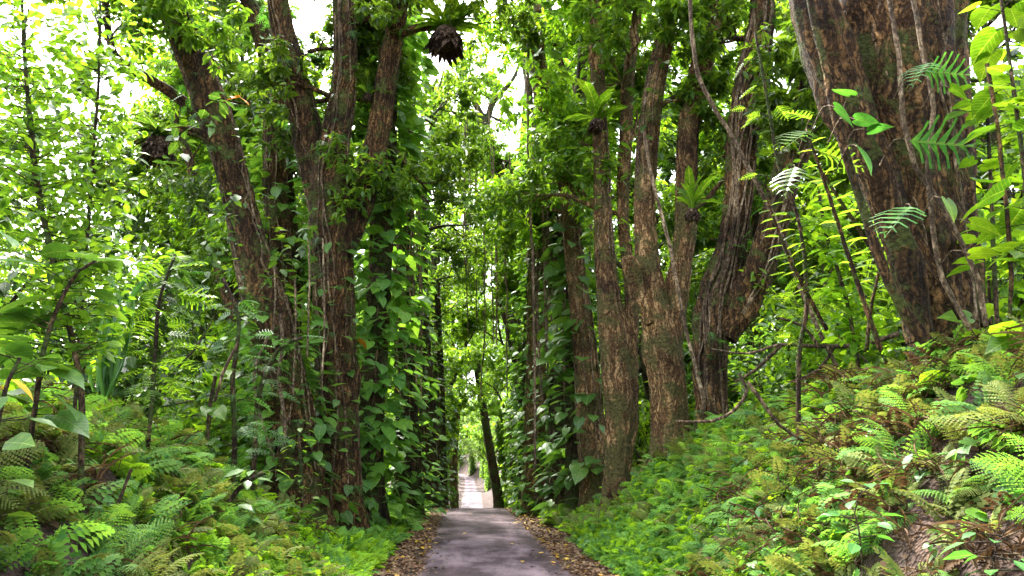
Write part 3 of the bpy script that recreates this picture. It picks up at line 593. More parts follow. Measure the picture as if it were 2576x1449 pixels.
# avenue rows beyond the crest
nn = 0
for side in (-1, 1):
    y = 52 if side < 0 else 61; k = 0
    while y < 300:
        x = float(xroad(y)) + side * (1.5 + g.uniform(1.2, 2.4) + (5.5 if 88 < y < 160 else 1.0 if y > 85 else 0)); z = float(ground(x, y))
        rz = (pi if side > 0 else 0) + g.normal(0, .5)
        where = 'left' if side < 0 else 'right'
        place(PROTO[int(g.choice([1, 2, 1, 2, 0])) if y < 140 else int(g.integers(0, 4))], (x, y, z), rz, g.uniform(.85, 1.05), f'vine-covered avenue tree on the {where} of the road, ' + ('just past the crest' if y < 85 else 'beside the pale far stretch of road' if y < 170 else 'near the far end of the avenue'), 'tree', f'avenue trees on the {where} past the crest')
        y += g.uniform(8, 13) + y * .03; k += 1
for k, (x, y) in enumerate([(-14, 330), (-3, 300), (6, 292), (11, 312), (19, 330), (-22, 322), (0, 345), (8, 350), (3, 270), (-4, 262), (7, 240)]):
    place(PROTO[k % 4], (x, y, float(ground(x, y))), g.uniform(0, 6.28), 1.1, 'green tree closing the far end of the avenue', 'tree', 'trees closing the far end')
SLIM = [far_tree(19, .9, 241, 'leaf_bright', nl=4, r=.2, ll=3.0, zl=.5), far_tree(21, .5, 242, 'leaf_bright', nl=4, r=.17, ll=3.0, zl=.5)]
for k, (x, y) in enumerate([(-2.3, 58), (3.9, 48), (-2.4, 76), (4.2, 58), (4.4, 72)]):
    place(SLIM[k % 2], (x, y, float(ground(x, y))), (pi if x > 0 else 0) + g.normal(0, .4), g.uniform(.9, 1.1), f"slim leaning vine-clad tree among the {'right' if x > 0 else 'left'} avenue trees", 'tree', f"slim trees among the {'right' if x > 0 else 'left'} avenue trees")
# forest behind both rows
def forest(spots, label, group, protos, s0=.8, s1=1.1):
    for x, y in spots:
        kk = int(g.integers(0, len(protos)))
        place(protos[kk], (x, y, float(ground(x, y)) - .1), g.uniform(0, 6.28), g.uniform(s0, s1), ('tall mid-green', 'bright light-green', 'lower dark-green')[kk] + (' nearer ' if y < 60 else ' farther ') + label, 'tree', group)
FL = [(-24, 32), (-19, 46), (-22, 66), (-17, 84), (-40, 100), (-30, 115), (-7, 92), (-34, 50), (-9, 36), (-12, 44), (-8, 50), (-25, 34), (-15, 52), (-11, 62), (-31, 42), (-18, 70), (-30, 60), (-9, 78), (-24, 90), (-14, 100), (-36, 80), (-12, 125), (-24, 130)]
FR = [(12, 33), (16, 42), (16, 62), (24, 46), (18, 90), (36, 60), (32, 100), (9, 38), (13, 46), (9, 54), (21, 36), (28, 54), (12, 66), (25, 44), (19, 72), (30, 60), (11, 84), (24, 90), (15, 105), (34, 78), (13, 125), (26, 130), (22, 30), (30, 38)]
forest(FL, 'forest tree standing behind the left avenue row', 'forest trees behind the left row', FOREST)
forest(FR, 'forest tree standing behind the right avenue row', 'forest trees behind the right row', FOREST)
# low young trees / shrubs
def shrub_proto(h, seed, leafm, shape, L, k, n=6, name='shrub', spread=.5):
    g = np.random.default_rng(seed); wood, crown = Bag(), Bag(); tips = []
    for j in range(n):
        az = g.uniform(0, 6.28); branches(wood, tips, np.array([g.normal(0, .15), g.normal(0, .15), -.1]), np.array([cos(az) * spread, sin(az) * spread, 1.2]), h * g.uniform(.6, 1.1), .03 + .008 * h, g, 1, .3)
    root = bpy.data.objects.new(name, None)
    tr = bpy.data.objects.new('stem', wood.mesh('stem')); tr.data.materials.append(M['bark_far']); tr.parent = root
    rosettes(crown, np.array(tips), k, L, .3, shape, g, .08)
    cr = bpy.data.objects.new('foliage', crown.mesh('foliage')); cr.data.materials.append(M[leafm]); cr.parent = root
    return root, [tr, cr]
SH = [shrub_proto(3.2, 51, 'leaf_bright', LANCE_W, .3, 6), shrub_proto(2.2, 52, 'leaf_dark', HEART, .26, 5), shrub_proto(4.2, 53, 'leaf_bright', LANCE, .3, 8, 7), shrub_proto(2.6, 54, 'leaf', SPLIT, .4, 3), shrub_proto(5.5, 55, 'leaf_dark', LANCE_W, .34, 7, 8)]  # dark-leaved kinds carry painted shade for the recesses under the plants
def shrubs(spots, label, group, ks, s0=.8, s1=1.2):
    for x, y in spots:
        kk = ks[int(g.integers(0, len(ks)))]; what = ('wide-leaved', 'heart-leaved', 'narrow-leaved bright', 'split-leaved', 'many-stemmed dark')[kk]
        place(SH[kk], (x, y, float(ground(x, y)) - .05), g.uniform(0, 6.28), g.uniform(s0, s1), what + ' ' + label, 'shrub', group, 'shrub')
shrubs([(-7.5 - g.uniform(0, 9), y) for y in np.arange(12, 34, .65)], 'shrub on the left bank behind the ferns', 'shrubs behind the left bank', [0, 1, 2, 3, 4])
shrubs([(-7 - g.uniform(0, 14), y) for y in np.arange(28, 50, 1.3)], 'shrub below the forest left of the leaning trunk', 'tall shrubs left of the leaning trunk', [0, 2, 4], 1, 1.5)
shrubs([(8.6 + g.uniform(0, 9), y) for y in np.arange(13, 34, 1.1)], 'shrub behind the trunks on the right bank', 'shrubs behind the right bank', [0, 1, 2, 4])
shrubs([(7 + g.uniform(0, 12), y) for y in np.arange(28, 50, 1.6)], 'shrub deeper in the forest right of the road', 'tall shrubs right of the road', [0, 2, 4], 1, 1.4)

# ================================================================== FERNS
def fern_plant(seed, nfr, L, n, teeth, wd=.24, mat='fern', up=.9):
    g = np.random.default_rng(seed); b = Bag()
    for k in range(nfr):
        sh = sh_frond(n, wd, teeth, .62, .62, seed * 20 + k); az = 2 * pi * k / nfr + g.normal(0, .3)
        el = g.uniform(.15, up); D = np.array([[cos(az) * cos(el), sin(az) * cos(el), sin(el)]])
        leaves(b, sh, np.array([[cos(az) * .03, sin(az) * .03, 0]]), D, np.array([L * g.uniform(.7, 1.15)]), roll=g.normal(0, .25, 1))
    o = bpy.data.objects.new('fern_clump', b.mesh('fern_clump')); o.data.materials.append(M[mat]); return o
def scatter(name, protos, P, rot, scl, idx, label, cat, mats=None):
    cl = bpy.data.collections.new(name + '_kinds')
    for i, p in enumerate(protos): p.name = f'{chr(97 + i)}_{name}'; cl.objects.link(p)
    me = bpy.data.meshes.new(name); me.vertices.add(len(P)); me.vertices.foreach_set('co', P.astype(np.float32).ravel())
    a = me.attributes.new('rot', 'FLOAT_VECTOR', 'POINT'); a.data.foreach_set('vector', rot.astype(np.float32).ravel())
    a = me.attributes.new('scl', 'FLOAT', 'POINT'); a.data.foreach_set('value', scl.astype(np.float32))
    a = me.attributes.new('idx', 'INT', 'POINT'); a.data.foreach_set('value', idx.astype(np.int32))
    o = bpy.data.objects.new(name, me); COL.objects.link(o); props(o, label, cat, kind='stuff')
    t = bpy.data.node_groups.new(name, 'GeometryNodeTree')
    t.interface.new_socket('Geometry', in_out='INPUT', socket_type='NodeSocketGeometry'); t.interface.new_socket('Geometry', in_out='OUTPUT', socket_type='NodeSocketGeometry')
    N, L = t.nodes, t.links; gi, go = N.new('NodeGroupInput'), N.new('NodeGroupOutput')
    ci = N.new('GeometryNodeCollectionInfo'); ci.inputs['Collection'].default_value = cl; ci.inputs['Separate Children'].default_value = True; ci.inputs['Reset Children'].default_value = True
    ip = N.new('GeometryNodeInstanceOnPoints'); ip.inputs['Pick Instance'].default_value = True
    def attr(n, ty): q = N.new('GeometryNodeInputNamedAttribute'); q.data_type = ty; q.inputs[0].default_value = n; return [s for s in q.outputs if s.enabled][0]
    e = N.new('FunctionNodeEulerToRotation'); L.new(attr('rot', 'FLOAT_VECTOR'), e.inputs[0])
    L.new(gi.outputs[0], ip.inputs['Points']); L.new(ci.outputs[0], ip.inputs['Instance']); L.new(attr('idx', 'INT'), ip.inputs['Instance Index'])
    L.new(e.outputs[0], ip.inputs['Rotation']); L.new(attr('scl', 'FLOAT'), ip.inputs['Scale']); L.new(ip.outputs[0], go.inputs[0])
    md = o.modifiers.new('scatter', 'NODES'); md.node_group = t
    return o
def slope_rot(x, y, g, k=.7):
    e = .3; gx = (ground(x + e, y) - ground(x - e, y)) / (2 * e); gy = (ground(x, y + e) - ground(x, y - e)) / (2 * e)
    return np.stack([np.arctan(gy) * k, -np.arctan(gx) * k, g.uniform(0, 6.28, len(x))], -1)
def bank_points(n, side, y0, y1, t0, t1, g, pw=1.0):
    y = y0 + (y1 - y0) * g.uniform(0, 1, n) ** pw; t = g.uniform(t0, t1, n)
    x = xroad(y) + side * (1.5 + t); return x, y, t
def rotfix(rot): return rot
fern_lime = [fern_plant(61, 5, .5, 9, 1, .3, 'fern_lime', 1.0), fern_plant(62, 6, .42, 8, 1, .34, 'fern_lime', 1.0)]
fern_green = [fern_plant(63, 5, .55, 9, 1, .3, 'fern', 1.0), fern_plant(64, 4, .7, 12, 2, .25, 'fern', 1.0)]
fern_olive = [fern_plant(65, 4, .75, 13, 2, .25, 'fern_olive', 1.0), fern_plant(66, 4, .6, 11, 1, .26, 'fern_olive', 1.0)]
fern_dead = [fern_plant(67, 5, .55, 11, 1, .22, 'fern_dead', .3)]
def weed(seed, n, L, shape, mat):
    g = np.random.default_rng(seed); b = Bag(); az = g.uniform(0, 6.28, n); P = np.stack([np.cos(az) * .08, np.sin(az) * .08, g.uniform(.04, .3, n)], -1)
    leaves(b, shape, P, np.stack([np.cos(az), np.sin(az), g.uniform(-.5, .3, n)], -1), L * g.uniform(.6, 1.2, n), roll=g.normal(0, .3, n))
    o = bpy.data.objects.new('weed', b.mesh('weed')); o.data.materials.append(M[mat]); return o
weeds = [weed(68, 9, .2, LANCE_W, 'split'), weed(69, 7, .16, HEART, 'pothos')]
tangle = Bag(); _t = np.random.default_rng(70); _n = 26; _a = _t.uniform(0, 6.28, _n)
leaves(tangle, sh_strap(.012, .5, 6), np.stack([_t.normal(0, .12, _n), _t.normal(0, .12, _n), _t.uniform(.0, .25, _n)], -1), np.stack([np.cos(_a), np.sin(_a), _t.uniform(-.3, .9, _n)], -1), _t.uniform(.25, .6, _n), roll=_t.normal(0, 1, _n))
tangle_o = bpy.data.objects.new('tangle', tangle.mesh('tangle')); tangle_o.data.materials.append(M['fern_dead'])
def fern_cover(name, side, specs, label, g):
    protos = fern_lime + fern_green + fern_olive + fern_dead + weeds + [tangle_o]
    cp = [p.copy() for p in protos]; XX = []; RR = []; SS = []; II = []
    for n, y0, y1, t0, t1, ks, s0, s1 in specs:
        x, y, t = bank_points(n, side, y0, y1, t0, t1, g); bare = wav(x * 2.1 + 5, y * 2.1) > (.12 if side < 0 else -.02)
        keep = ~(bare & (t > 1.5) & (y < 19) & (g.uniform(0, 1, n) < .6)); x, y = x[keep], y[keep]
        XX.append(np.stack([x, y, ground(x, y) - .01], -1)); RR.append(slope_rot(x, y, g)); SS.append(g.uniform(s0, s1, len(x))); II.append(g.choice(ks, len(x)))
    return scatter(name, cp, np.concatenate(XX), np.concatenate(RR), np.concatenate(SS), np.concatenate(II), label, 'ferns')
g = np.random.default_rng(77)
fern_cover('fern_cover', -1, [
    (3200, 10, 21, .85, 5.0, [0, 1, 0, 1, 2], .4, .9), (1000, 11, 19, 2.6, 6.5, [0, 2, 3, 4, 5, 7], .6, 1.2), (850, 6, 14, 1.2, 7, [2, 3, 4, 4, 5, 7, 8], .55, 1.1), (160, 6, 18, 1.5, 7, [9], .5, 1.0),
    (900, 20, 40, .9, 4, [1, 2, 3], .7, 1.2), (500, 40, 70, .8, 3, [0, 1, 2], .9, 1.6), (400, 14, 32, 5, 12, [2, 3, 4], .8, 1.4)],
    'lacy lime and olive ferns carpeting the left bank', g)
fern_cover('fern_cover', 1, [
    (2200, 9, 21, .75, 2.9, [2, 2, 2, 1, 0, 7], .4, .9), (1900, 9, 24, 1.6, 5, [2, 2, 3, 4, 5, 7, 1], .45, 1.05), (800, 4, 12, 1.0, 4.5, [2, 4, 5, 6, 6, 3, 7, 8], .5, 1.2), (230, 4, 14, 1.8, 5, [9], .6, 1.1),
    (900, 20, 40, .9, 4, [0, 1, 2, 4], .7, 1.2), (500, 40, 70, .8, 3, [0, 1, 2], .9, 1.6), (600, 6, 20, 3.8, 9, [0, 2, 3, 5], .8, 1.3)],
    'lacy green and olive ferns carpeting the right bank', g)
# larger single ferns standing out of the cover
big = [fern_plant(71, 8, .95, 17, 7, .24, 'fern_olive', .75), fern_plant(72, 7, .9, 16, 7, .26, 'fern', .8), fern_plant(73, 8, .85, 16, 7, .25, 'fern_lime', .8)]
def ferns(spots, label, group, ks, g):
    for x, y in spots:
        p = big[ks[int(g.integers(0, len(ks)))]]; o = p.copy(); COL.objects.link(o); o.name = 'fern'
        r = slope_rot(np.array([x]), np.array([y]), g, .5)[0]; o.location = (x, y, float(ground(x, y)) + .02); o.rotation_euler = r; s = g.uniform(.45, .85); o.scale = (s, s, s)
        props(o, label, 'fern', group)
def zone(n, side, y0, y1, t0, t1, where, ks):
    for k in ks:
        q = bank_points(n, side, y0, y1, t0, t1, g); hue = ('olive', 'mid-green', 'yellow-green')[k]
        ferns(zip(q[0], q[1]), f'large arching {hue} fern {where}', f'large {hue} ferns {where}', [k], g)
zone(12, -1, 6.5, 11, 2.2, 6.5, 'low at the near end of the left bank', [0, 1]); zone(10, -1, 11, 15, 2.4, 4.4, 'halfway up the left mound', [0, 1]); zone(9, -1, 11, 17, 4.4, 7, 'along the top of the left bank', [0, 1])
zone(10, 1, 5.5, 9, 1.4, 3.2, 'low on the near face of the right bank', [0, 1]); zone(9, 1, 6, 13, 2.6, 4.2, 'halfway up the right bank', [0, 1, 2]); zone(12, 1, 7, 14, 4.0, 6.5, 'along the crest of the right bank under the huge trunk', [1, 2]); zone(9, 1, 14, 21, 2.2, 4.5, 'around the feet of the right bank trunks', [1, 2])

# ================================================================== LITTER
b = Bag(); g = np.random.default_rng(9)
for side, t0, t1 in ((-1, -.12, 1.3), (1, -.12, 1.25)):
    n = 9000; y = 9 + 36 * g.uniform(0, 1, n) ** 1.3; t = t0 + (t1 - t0) * g.beta(1.5, 1.6, n) * (1 + .55 * np.sin(y * 1.3 + side) * np.sin(y * .47 + 2)); x = xroad(y) + side * (1.5 + t)
    P = np.stack([x, y, np.maximum(ground(x, y), zroad(y) + .0) + g.uniform(.012, .05, n)], -1); az = g.uniform(0, 6.28, n)
    leaves(b, sh_lance(.25), P, np.stack([np.cos(az), np.sin(az), g.normal(.05, .18, n)], -1), g.uniform(.06, .15, n), roll=g.normal(0, .5, n))
n = 1700; y = 9 + 36 * g.uniform(0, 1, n) ** 1.3; x = xroad(y) + g.choice([-1, 1], n) * (1.5 - 1.1 * g.beta(1, 4, n)); az = g.uniform(0, 6.28, n)
leaves(b, sh_lance(.25), np.stack([x, y, zroad(y) + .012 + .03 * (1 - ((x - xroad(y)) / 1.5) ** 2) + .012], -1), np.stack([np.cos(az), np.sin(az), g.normal(.05, .1, n)], -1), g.uniform(.04, .11, n), roll=g.normal(0, .3, n))
bd = Bag(); n = 4000; y = 5 + 18 * g.uniform(0, 1, n); t = g.uniform(1, 6, n); x = xroad(y) + g.choice([-1, 1], n) * (1.5 + t); az = g.uniform(0, 6.28, n)
leaves(bd, sh_lance(.25), np.stack([x, y, ground(x, y) + g.uniform(.01, .08, n)], -1), np.stack([np.cos(az), np.sin(az), g.normal(0, .35, n)], -1), g.uniform(.08, .2, n), roll=g.normal(0, .5, n))
props(bd.obj('leaf_litter', M['fern_dead']), 'dark dead leaves lying on the banks between the ferns', 'leaf litter', kind='stuff')
props(b.obj('leaf_litter', M['litter']), 'brown dead leaves strewn along both road edges', 'leaf litter', kind='stuff')
b = Bag(); n = 420; y = 12 + 27 * g.uniform(0, 1, n) ** 1.2; sd_ = g.choice([-1, 1], n); t = g.uniform(-.15, 1.0, n); x = xroad(y) + sd_ * (1.5 + t); az = g.uniform(0, 6.28, n)
leaves(b, sh_lance(.3), np.stack([x, y, np.maximum(ground(x, y), zroad(y)) + g.uniform(.03, .06, n)], -1), np.stack([np.cos(az), np.sin(az), g.normal(.1, .2, n)], -1), g.uniform(.1, .19, n), roll=g.normal(0, .4, n))
props(b.obj('yellow_litter', M['yellow']), 'yellow leaves scattered through the brown litter', 'leaf litter', kind='stuff')
yl = [(1310, 1415), (1355, 1395), (1283, 1370), (1178, 1296), (1330, 1330), (1165, 1345), (1100, 1370), (1240, 1300), (1398, 1420), (1290, 1318)]
for k, (px, py) in enumerate(yl):
    d = at(px, py, 1.0) - CAM; s = (CAM[2] - .035) / -d[2]; p = CAM + d * s
    bb = Bag(); az = g.uniform(0, 6.28, 1); leaves(bb, sh_lance(.32), np.array([[0, 0, .0]]), np.array([[cos(az[0]), sin(az[0]), .12]]), np.array([.2]))
    o = bb.obj('fallen_leaf', M['yellow']); o.location = Vector(p) + Vector((0, 0, .03)); props(o, 'single yellow leaf lying on the asphalt', 'leaf', 'yellow leaves lying on the asphalt')

# ================================================================== LIANAS, EPIPHYTES AND SINGLE PLANTS
def liana(label, y, pts, dy=0, mat='vine', wob=.6, seed=0, group=None, name='hanging_vine'):
    g = np.random.default_rng(seed + 500); P = pxpath(y, pts, dy); P[:, 3] *= 1.25; S = spline(P, .45); n = len(S)
    nz = np.cumsum(g.normal(0, .018 * wob, (n, 3)), 0); nz -= np.linspace(0, 1, n)[:, None] * nz[-1]; S[:, :3] += nz
    b = Bag(); tube(b, S, 6, .12, step=.3); o = b.obj(name, M[mat], None, True); return props(o, label, 'vine', group)
liana('long pale vine slanting across the V-shaped trunk down to the bank', 15, [(1736, -40, 5), (1742, 100, 5), (1765, 210, 5), (1830, 330, 5), (1885, 430, 5.5), (1950, 560, 6), (2000, 690, 6), (2060, 830, 5), (2120, 950, 5)], seed=1)
liana('thin pale vine hanging down in front of the split trunk', 17, [(1620, 330, 3.5), (1645, 460, 4), (1690, 640, 4), (1730, 850, 4), (1775, 1020, 4)], seed=2)
liana('straight threadlike vine hanging over the avenue', 24, [(1332, -30, 2.2), (1328, 300, 2.4), (1343, 760, 2.5), (1346, 1180, 2.4)], wob=.3, seed=3)
liana('wavy pale vine against the dark base of the leaning trunk', 19.5, [(705, 790, 4), (712, 880, 4), (700, 960, 4), (716, 1050, 4), (712, 1140, 4)], seed=4)
liana('second pale vine curling beside the leaning trunk base', 19.5, [(690, 820, 3), (650, 900, 3), (640, 980, 3), (665, 1080, 3), (690, 1160, 3)], seed=5)
liana('thick woody stem climbing the left flank of the huge trunk', 9.3, [(2330, 860, 15), (2240, 720, 13), (2180, 560, 10), (2130, 400, 9), (2090, 240, 9), (2050, 60, 8), (2020, -60, 8)], seed=6, mat='bark')
liana('pale woody stem sweeping down the middle of the huge trunk', 9.0, [(2290, -40, 6), (2315, 120, 6), (2345, 280, 6), (2330, 430, 6), (2345, 560, 6), (2370, 700, 6), (2440, 830, 6)], seed=7)
liana('grey stem crossing the huge trunk from upper left to its foot', 9.1, [(2150, 220, 6), (2200, 340, 7), (2250, 430, 7), (2290, 560, 8), (2350, 680, 9), (2420, 800, 10)], seed=8, mat='bark')
liana('slim stem looping over the right side of the huge trunk', 9.2, [(2230, -40, 6), (2262, 140, 6), (2270, 300, 6), (2300, 420, 6), (2380, 540, 6), (2460, 700, 6), (2480, 820, 6)], seed=9)
liana('slim upright stem behind the bright leaves at the right edge', 8.5, [(2480, 160, 5), (2510, 330, 5), (2530, 520, 5), (2545, 700, 5), (2540, 800, 5)], mat='bark', seed=10)
liana('wavy white-barked vine on the leafy trunk above the road', 30, [(1335, 160, 4), (1355, 220, 5), (1350, 300, 5), (1375, 370, 4), (1380, 520, 4), (1370, 700, 3)], seed=11)
g = np.random.default_rng(55)
for k in range(42):
    x = g.uniform(1335, 1480); a = g.uniform(150, 520); b_ = a + g.uniform(250, 600)
    liana('thin hanging root in the curtain beside the right roadside trunks', g.uniform(27, 31.5), [(x, a, 2.6), (x + g.normal(4, 6), (a + b_) / 2, 2.8), (x + g.normal(8, 8), min(b_, 1150), 2.2)], seed=60 + k, group='hanging roots beside the right roadside trunks', name='hanging_root', wob=1)
for k in range(22):
    x = g.uniform(1150, 1335); a = g.uniform(250, 560); b_ = a + g.uniform(250, 600)
    liana('thin hanging root in the middle of the avenue among the slender trunks', g.uniform(34, 44), [(x, a, 1.4), (x + g.normal(2, 4), (a + b_) / 2, 1.5), (x + g.normal(3, 6), min(b_, 1000), 1.2)], seed=360 + k, group='hanging roots in the middle of the avenue', name='hanging_root', wob=1)
for k in range(12):
    x = g.uniform(985, 1075); a = g.uniform(350, 700); b_ = a + g.uniform(200, 450)
    liana('thin hanging root in front of the left leafy columns', g.uniform(27, 31), [(x, a, 1.6), (x + g.normal(2, 4), (a + b_) / 2, 1.8), (x + g.normal(3, 5), min(b_, 1150), 1.5)], seed=290 + k, group='hanging roots by the left leafy columns', name='hanging_root', wob=1)
for k, (x, a, b_) in enumerate([(775, 560, 900), (690, 650, 830), (740, 700, 1000), (812, 600, 980)]):
    liana(['thread vine hanging left of the forked trunk', 'short root thread beside the leaning trunk', 'root thread between the two big left trunks', 'long root thread down the face of the forked trunk'][k], 20.5, [(x, a, 2), (x + 4, (a + b_) / 2, 2), (x - 3, b_, 2)], seed=320 + k, name='hanging_root')

def nest(label, px, py, y, n, L, mass, az0=None, spread=3.14, up=.5, seed=0, mat='leaf_bright', wd=.1):
    """bird's nest fern: strap fronds over a brown root mass"""
    g = np.random.default_rng(seed + 700); c = at(px, py, y); v = empty('birds_nest_fern', c, label, 'fern', "bird's nest ferns perched in the trees")
    b = Bag(); az = (az0 if az0 is not None else 0) + g.uniform(-spread, spread, n); el = g.normal(up, .28, n)
    leaves(b, sh_strap(wd, .34), np.repeat(c[None], n, 0) + g.normal(0, .04, (n, 3)), np.stack([np.cos(az) * np.cos(el), np.sin(az) * np.cos(el), np.sin(el)], -1), L * g.uniform(.6, 1.15, n), roll=g.normal(0, .3, n))
    b.obj('frond', M[mat], v)
    if mass:
        b = Bag(); m = mass; tube(b, [np.append(c + [0, 0, .1 * m], m * .5), np.append(c - [0, 0, .4 * m], m), np.append(c - [0, 0, 1.1 * m], m * .95), np.append(c - [0, 0, 1.8 * m], m * .55), np.append(c - [0, 0, 2.2 * m], m * .15)], 22, .12, 6, seed, step=.08, knots=6)
        n2 = 260; th = g.uniform(0, 6.28, n2); zz = g.uniform(-1.7, -.1, n2) * m; rr = m * np.sqrt(np.clip(1 - ((zz / m + .9) / 1.1) ** 2, .05, 1))
        P = c + np.stack([np.cos(th) * rr, np.sin(th) * rr, zz], -1)
        leaves(b, sh_strap(.14, .02, 4, .05), P, np.stack([np.cos(th) * .12, np.sin(th) * .12, np.full(n2, -1.0)], -1), m * g.uniform(.4, 1.5, n2), roll=g.normal(0, 1.2, n2))
        b.obj('root_mass', M['rootmass'], v)
    return v
nest("big bird's nest fern with a shaggy brown root mass hanging over the road", 1122, 72, 22, 40, 1.15, .34, .0, 3.1, .25, 1)
nest("bird's nest fern with upright bright fronds perched on the split trunk's right stem", 1742, 525, 18.5, 12, .95, .12, None, 3.1, .75, 2, wd=.12)
nest("bird's nest fern with broad fronds high on the narrow-based trunk", 1500, 300, 20.8, 18, 1.15, .15, None, 3.1, .55, 3, wd=.12)
nest("bird's nest fern above the avenue, left of the hanging roots", 1370, 370, 27, 14, .9, .15, None, 3.1, .3, 4)
nest("bright upright fern fronds high among the left saplings", 208, 200, 14, 10, .62, .1, None, 3.1, .9, 5, wd=.12)
nest("dark shaggy epiphyte clump in the gap left of the leaning trunk", 400, 345, 20, 46, .75, .26, None, 3.1, -.1, 6, 'leaf_dark')
nest('small epiphyte tuft on the leaning roadside tree', 1256, 470, 45.6, 16, .8, .25, None, 3.1, .2, 7)
nest('fern tuft at the fork of the big-leaved left stems', 925, 235, 22.8, 14, .8, .1, None, 3.1, .3, 8, 'leaf')
nest('long-fronded fern hanging in the V of the ragged trunk', 1995, 395, 18.5, 14, .8, .15, None, 3.1, .2, 9)

def stem_plant(label, y, stem, n, L, kind, mat, seed, name='sapling', cat='sapling', side=0, group=None, r0=0, twigs=.35, t0=.25, droop=.25):
    """a thin stem with short twigs that carry leaves"""
    g = np.random.default_rng(seed + 900); S = spline(root_path(pxpath(y, stem)), .25); v = empty(name, S[0, :3], label, cat, group)
    b = Bag(); tube(b, S, 7, .1, step=.3); lf = Bag()
    t = g.uniform(t0, 1, n); P, T, A, B, r = along(S, t); az = g.uniform(0, 6.28, n)
    D = np.stack([np.cos(az), np.sin(az), g.uniform(-.1, .6, n)], -1); tl = twigs * g.uniform(.3, 1.2, n)
    E = P + norm(D) * tl[:, None]; stalks(b, P, E, .006)
    b.obj('stem', M['bark_far'], v, True)
    if kind == 'whorl': rosettes(lf, np.repeat(E, 1, 0), 5, L, droop, LANCE_W, g, .05)
    else: leaves(lf, {'heart': HEART, 'split': SPLIT, 'lance': LANCE_W}[kind], E, D * .8 + np.array([0, 0, -droop]), L * g.uniform(.6, 1.2, n), roll=g.normal(0, .35, n))
    lf.obj('foliage', M[mat], v); return v
stem_plant('tall thin sapling with reddish stem nearest the left edge', 9, [(205, 1010, 7), (180, 850, 7), (130, 640, 7), (95, 480, 8), (75, 300, 7), (62, 150, 5), (55, 0, 4)], 330, .15, 'whorl', 'leaf', 1, t0=.3, twigs=.55)
stem_plant('slim wavy sapling right of the reddish-stemmed one', 10, [(190, 1000, 5), (205, 760, 5), (222, 560, 5), (235, 380, 4), (248, 200, 4), (252, -20, 3)], 240, .15, 'whorl', 'leaf', 2, t0=.3, twigs=.5)
stem_plant('big-leaved plant with wide flat bright leaves at the left edge', 7.5, [(-60, 900, 8), (-50, 700, 7), (-30, 560, 6), (-10, 480, 5)], 12, .5, 'heart', 'pothos', 3, 'broadleaf_plant', 'plant')
stem_plant('dark drooping broad-leaved plant on the left bank', 8.5, [(90, 1010, 6), (110, 880, 6), (150, 760, 5), (200, 680, 4), (250, 650, 3)], 30, .42, 'heart', 'pothos', 4, 'broadleaf_plant', 'plant', t0=.35)
stem_plant('dark low broad-leaved plant at the left edge of the bank', 7, [(-30, 1200, 6), (-10, 1080, 6), (20, 960, 5), (50, 900, 4)], 24, .34, 'lance', 'pothos', 5, 'broadleaf_plant', 'plant')
stem_plant('sapling with split leaves below the sky gap', 12, [(380, 1030, 5), (390, 900, 5), (400, 760, 4), (440, 640, 4)], 40, .5, 'split', 'leaf', 6)
stem_plant('leafy sapling in front of the slim bent trunk', 15, [(590, 1100, 6), (585, 960, 6), (600, 800, 5), (560, 700, 4)], 60, .36, 'split', 'split', 7)
stem_plant('twiggy plant with glossy leaves at the foot of the leaning trunk', 17, [(640, 1140, 6), (650, 1000, 6), (700, 880, 5), (760, 850, 4)], 60, .4, 'split', 'split', 8)
stem_plant('young plant with heart leaves on the mound crest', 14.5, [(520, 1120, 5), (530, 1010, 5), (545, 930, 4)], 18, .38, 'heart', 'leaf_bright', 9, 'broadleaf_plant', 'plant')
stem_plant('glossy dark-leaved plant spilling over the left mound', 12.5, [(560, 1300, 6), (600, 1230, 6), (660, 1190, 5)], 40, .3, 'lance', 'pothos', 10, 'broadleaf_plant', 'plant', twigs=.3, droop=.5)
stem_plant('small upright plant with narrow leaves beside the forked trunk base', 17.5, [(760, 1250, 4), (755, 1150, 4), (750, 1060, 3)], 40, .22, 'lance', 'leaf_bright', 11, 'broadleaf_plant', 'plant')
stem_plant('bright big-leaved shoot at the right edge beside the huge trunk', 8.3, [(2600, 820, 7), (2590, 560, 7), (2560, 300, 6), (2530, 80, 5), (2510, -60, 4)], 46, .42, 'heart', 'leaf_bright', 12, 'broadleaf_plant', 'plant', t0=.1)
stem_plant('second bright shoot with round leaves right of the huge trunk', 9.6, [(2510, 840, 6), (2500, 640, 6), (2490, 420, 5), (2480, 200, 5), (2470, 30, 4)], 46, .32, 'heart', 'leaf_bright', 13, 'broadleaf_plant', 'plant', t0=.1)
stem_plant('slim sapling with split leaves between the V-shaped and the huge trunk', 12, [(2010, 900, 6), (2030, 760, 6), (2010, 560, 5), (1960, 420, 5), (1930, 250, 4), (1900, 80, 4)], 34, .3, 'split', 'leaf', 14)
stem_plant('leafy sapling at the back of the right bank, under the leaning huge trunk', 14, [(2150, 860, 5), (2120, 720, 5), (2080, 600, 5), (2060, 480, 4)], 80, .26, 'whorl', 'leaf_bright', 15)
stem_plant('glossy-leaved plant low on the right bank face', 7.5, [(2160, 1330, 2), (2150, 1290, 2), (2160, 1250, 1.5), (2190, 1220, 1.5)], 16, .2, 'lance', 'split', 16, 'broadleaf_plant', 'plant', twigs=.2)
stem_plant('bluish-green seedling in the lower right corner', 5.6, [(2500, 1400, 2), (2510, 1370, 1.5), (2530, 1330, 1.5)], 22, .2, 'lance', 'split', 17, 'broadleaf_plant', 'plant', twigs=.2)
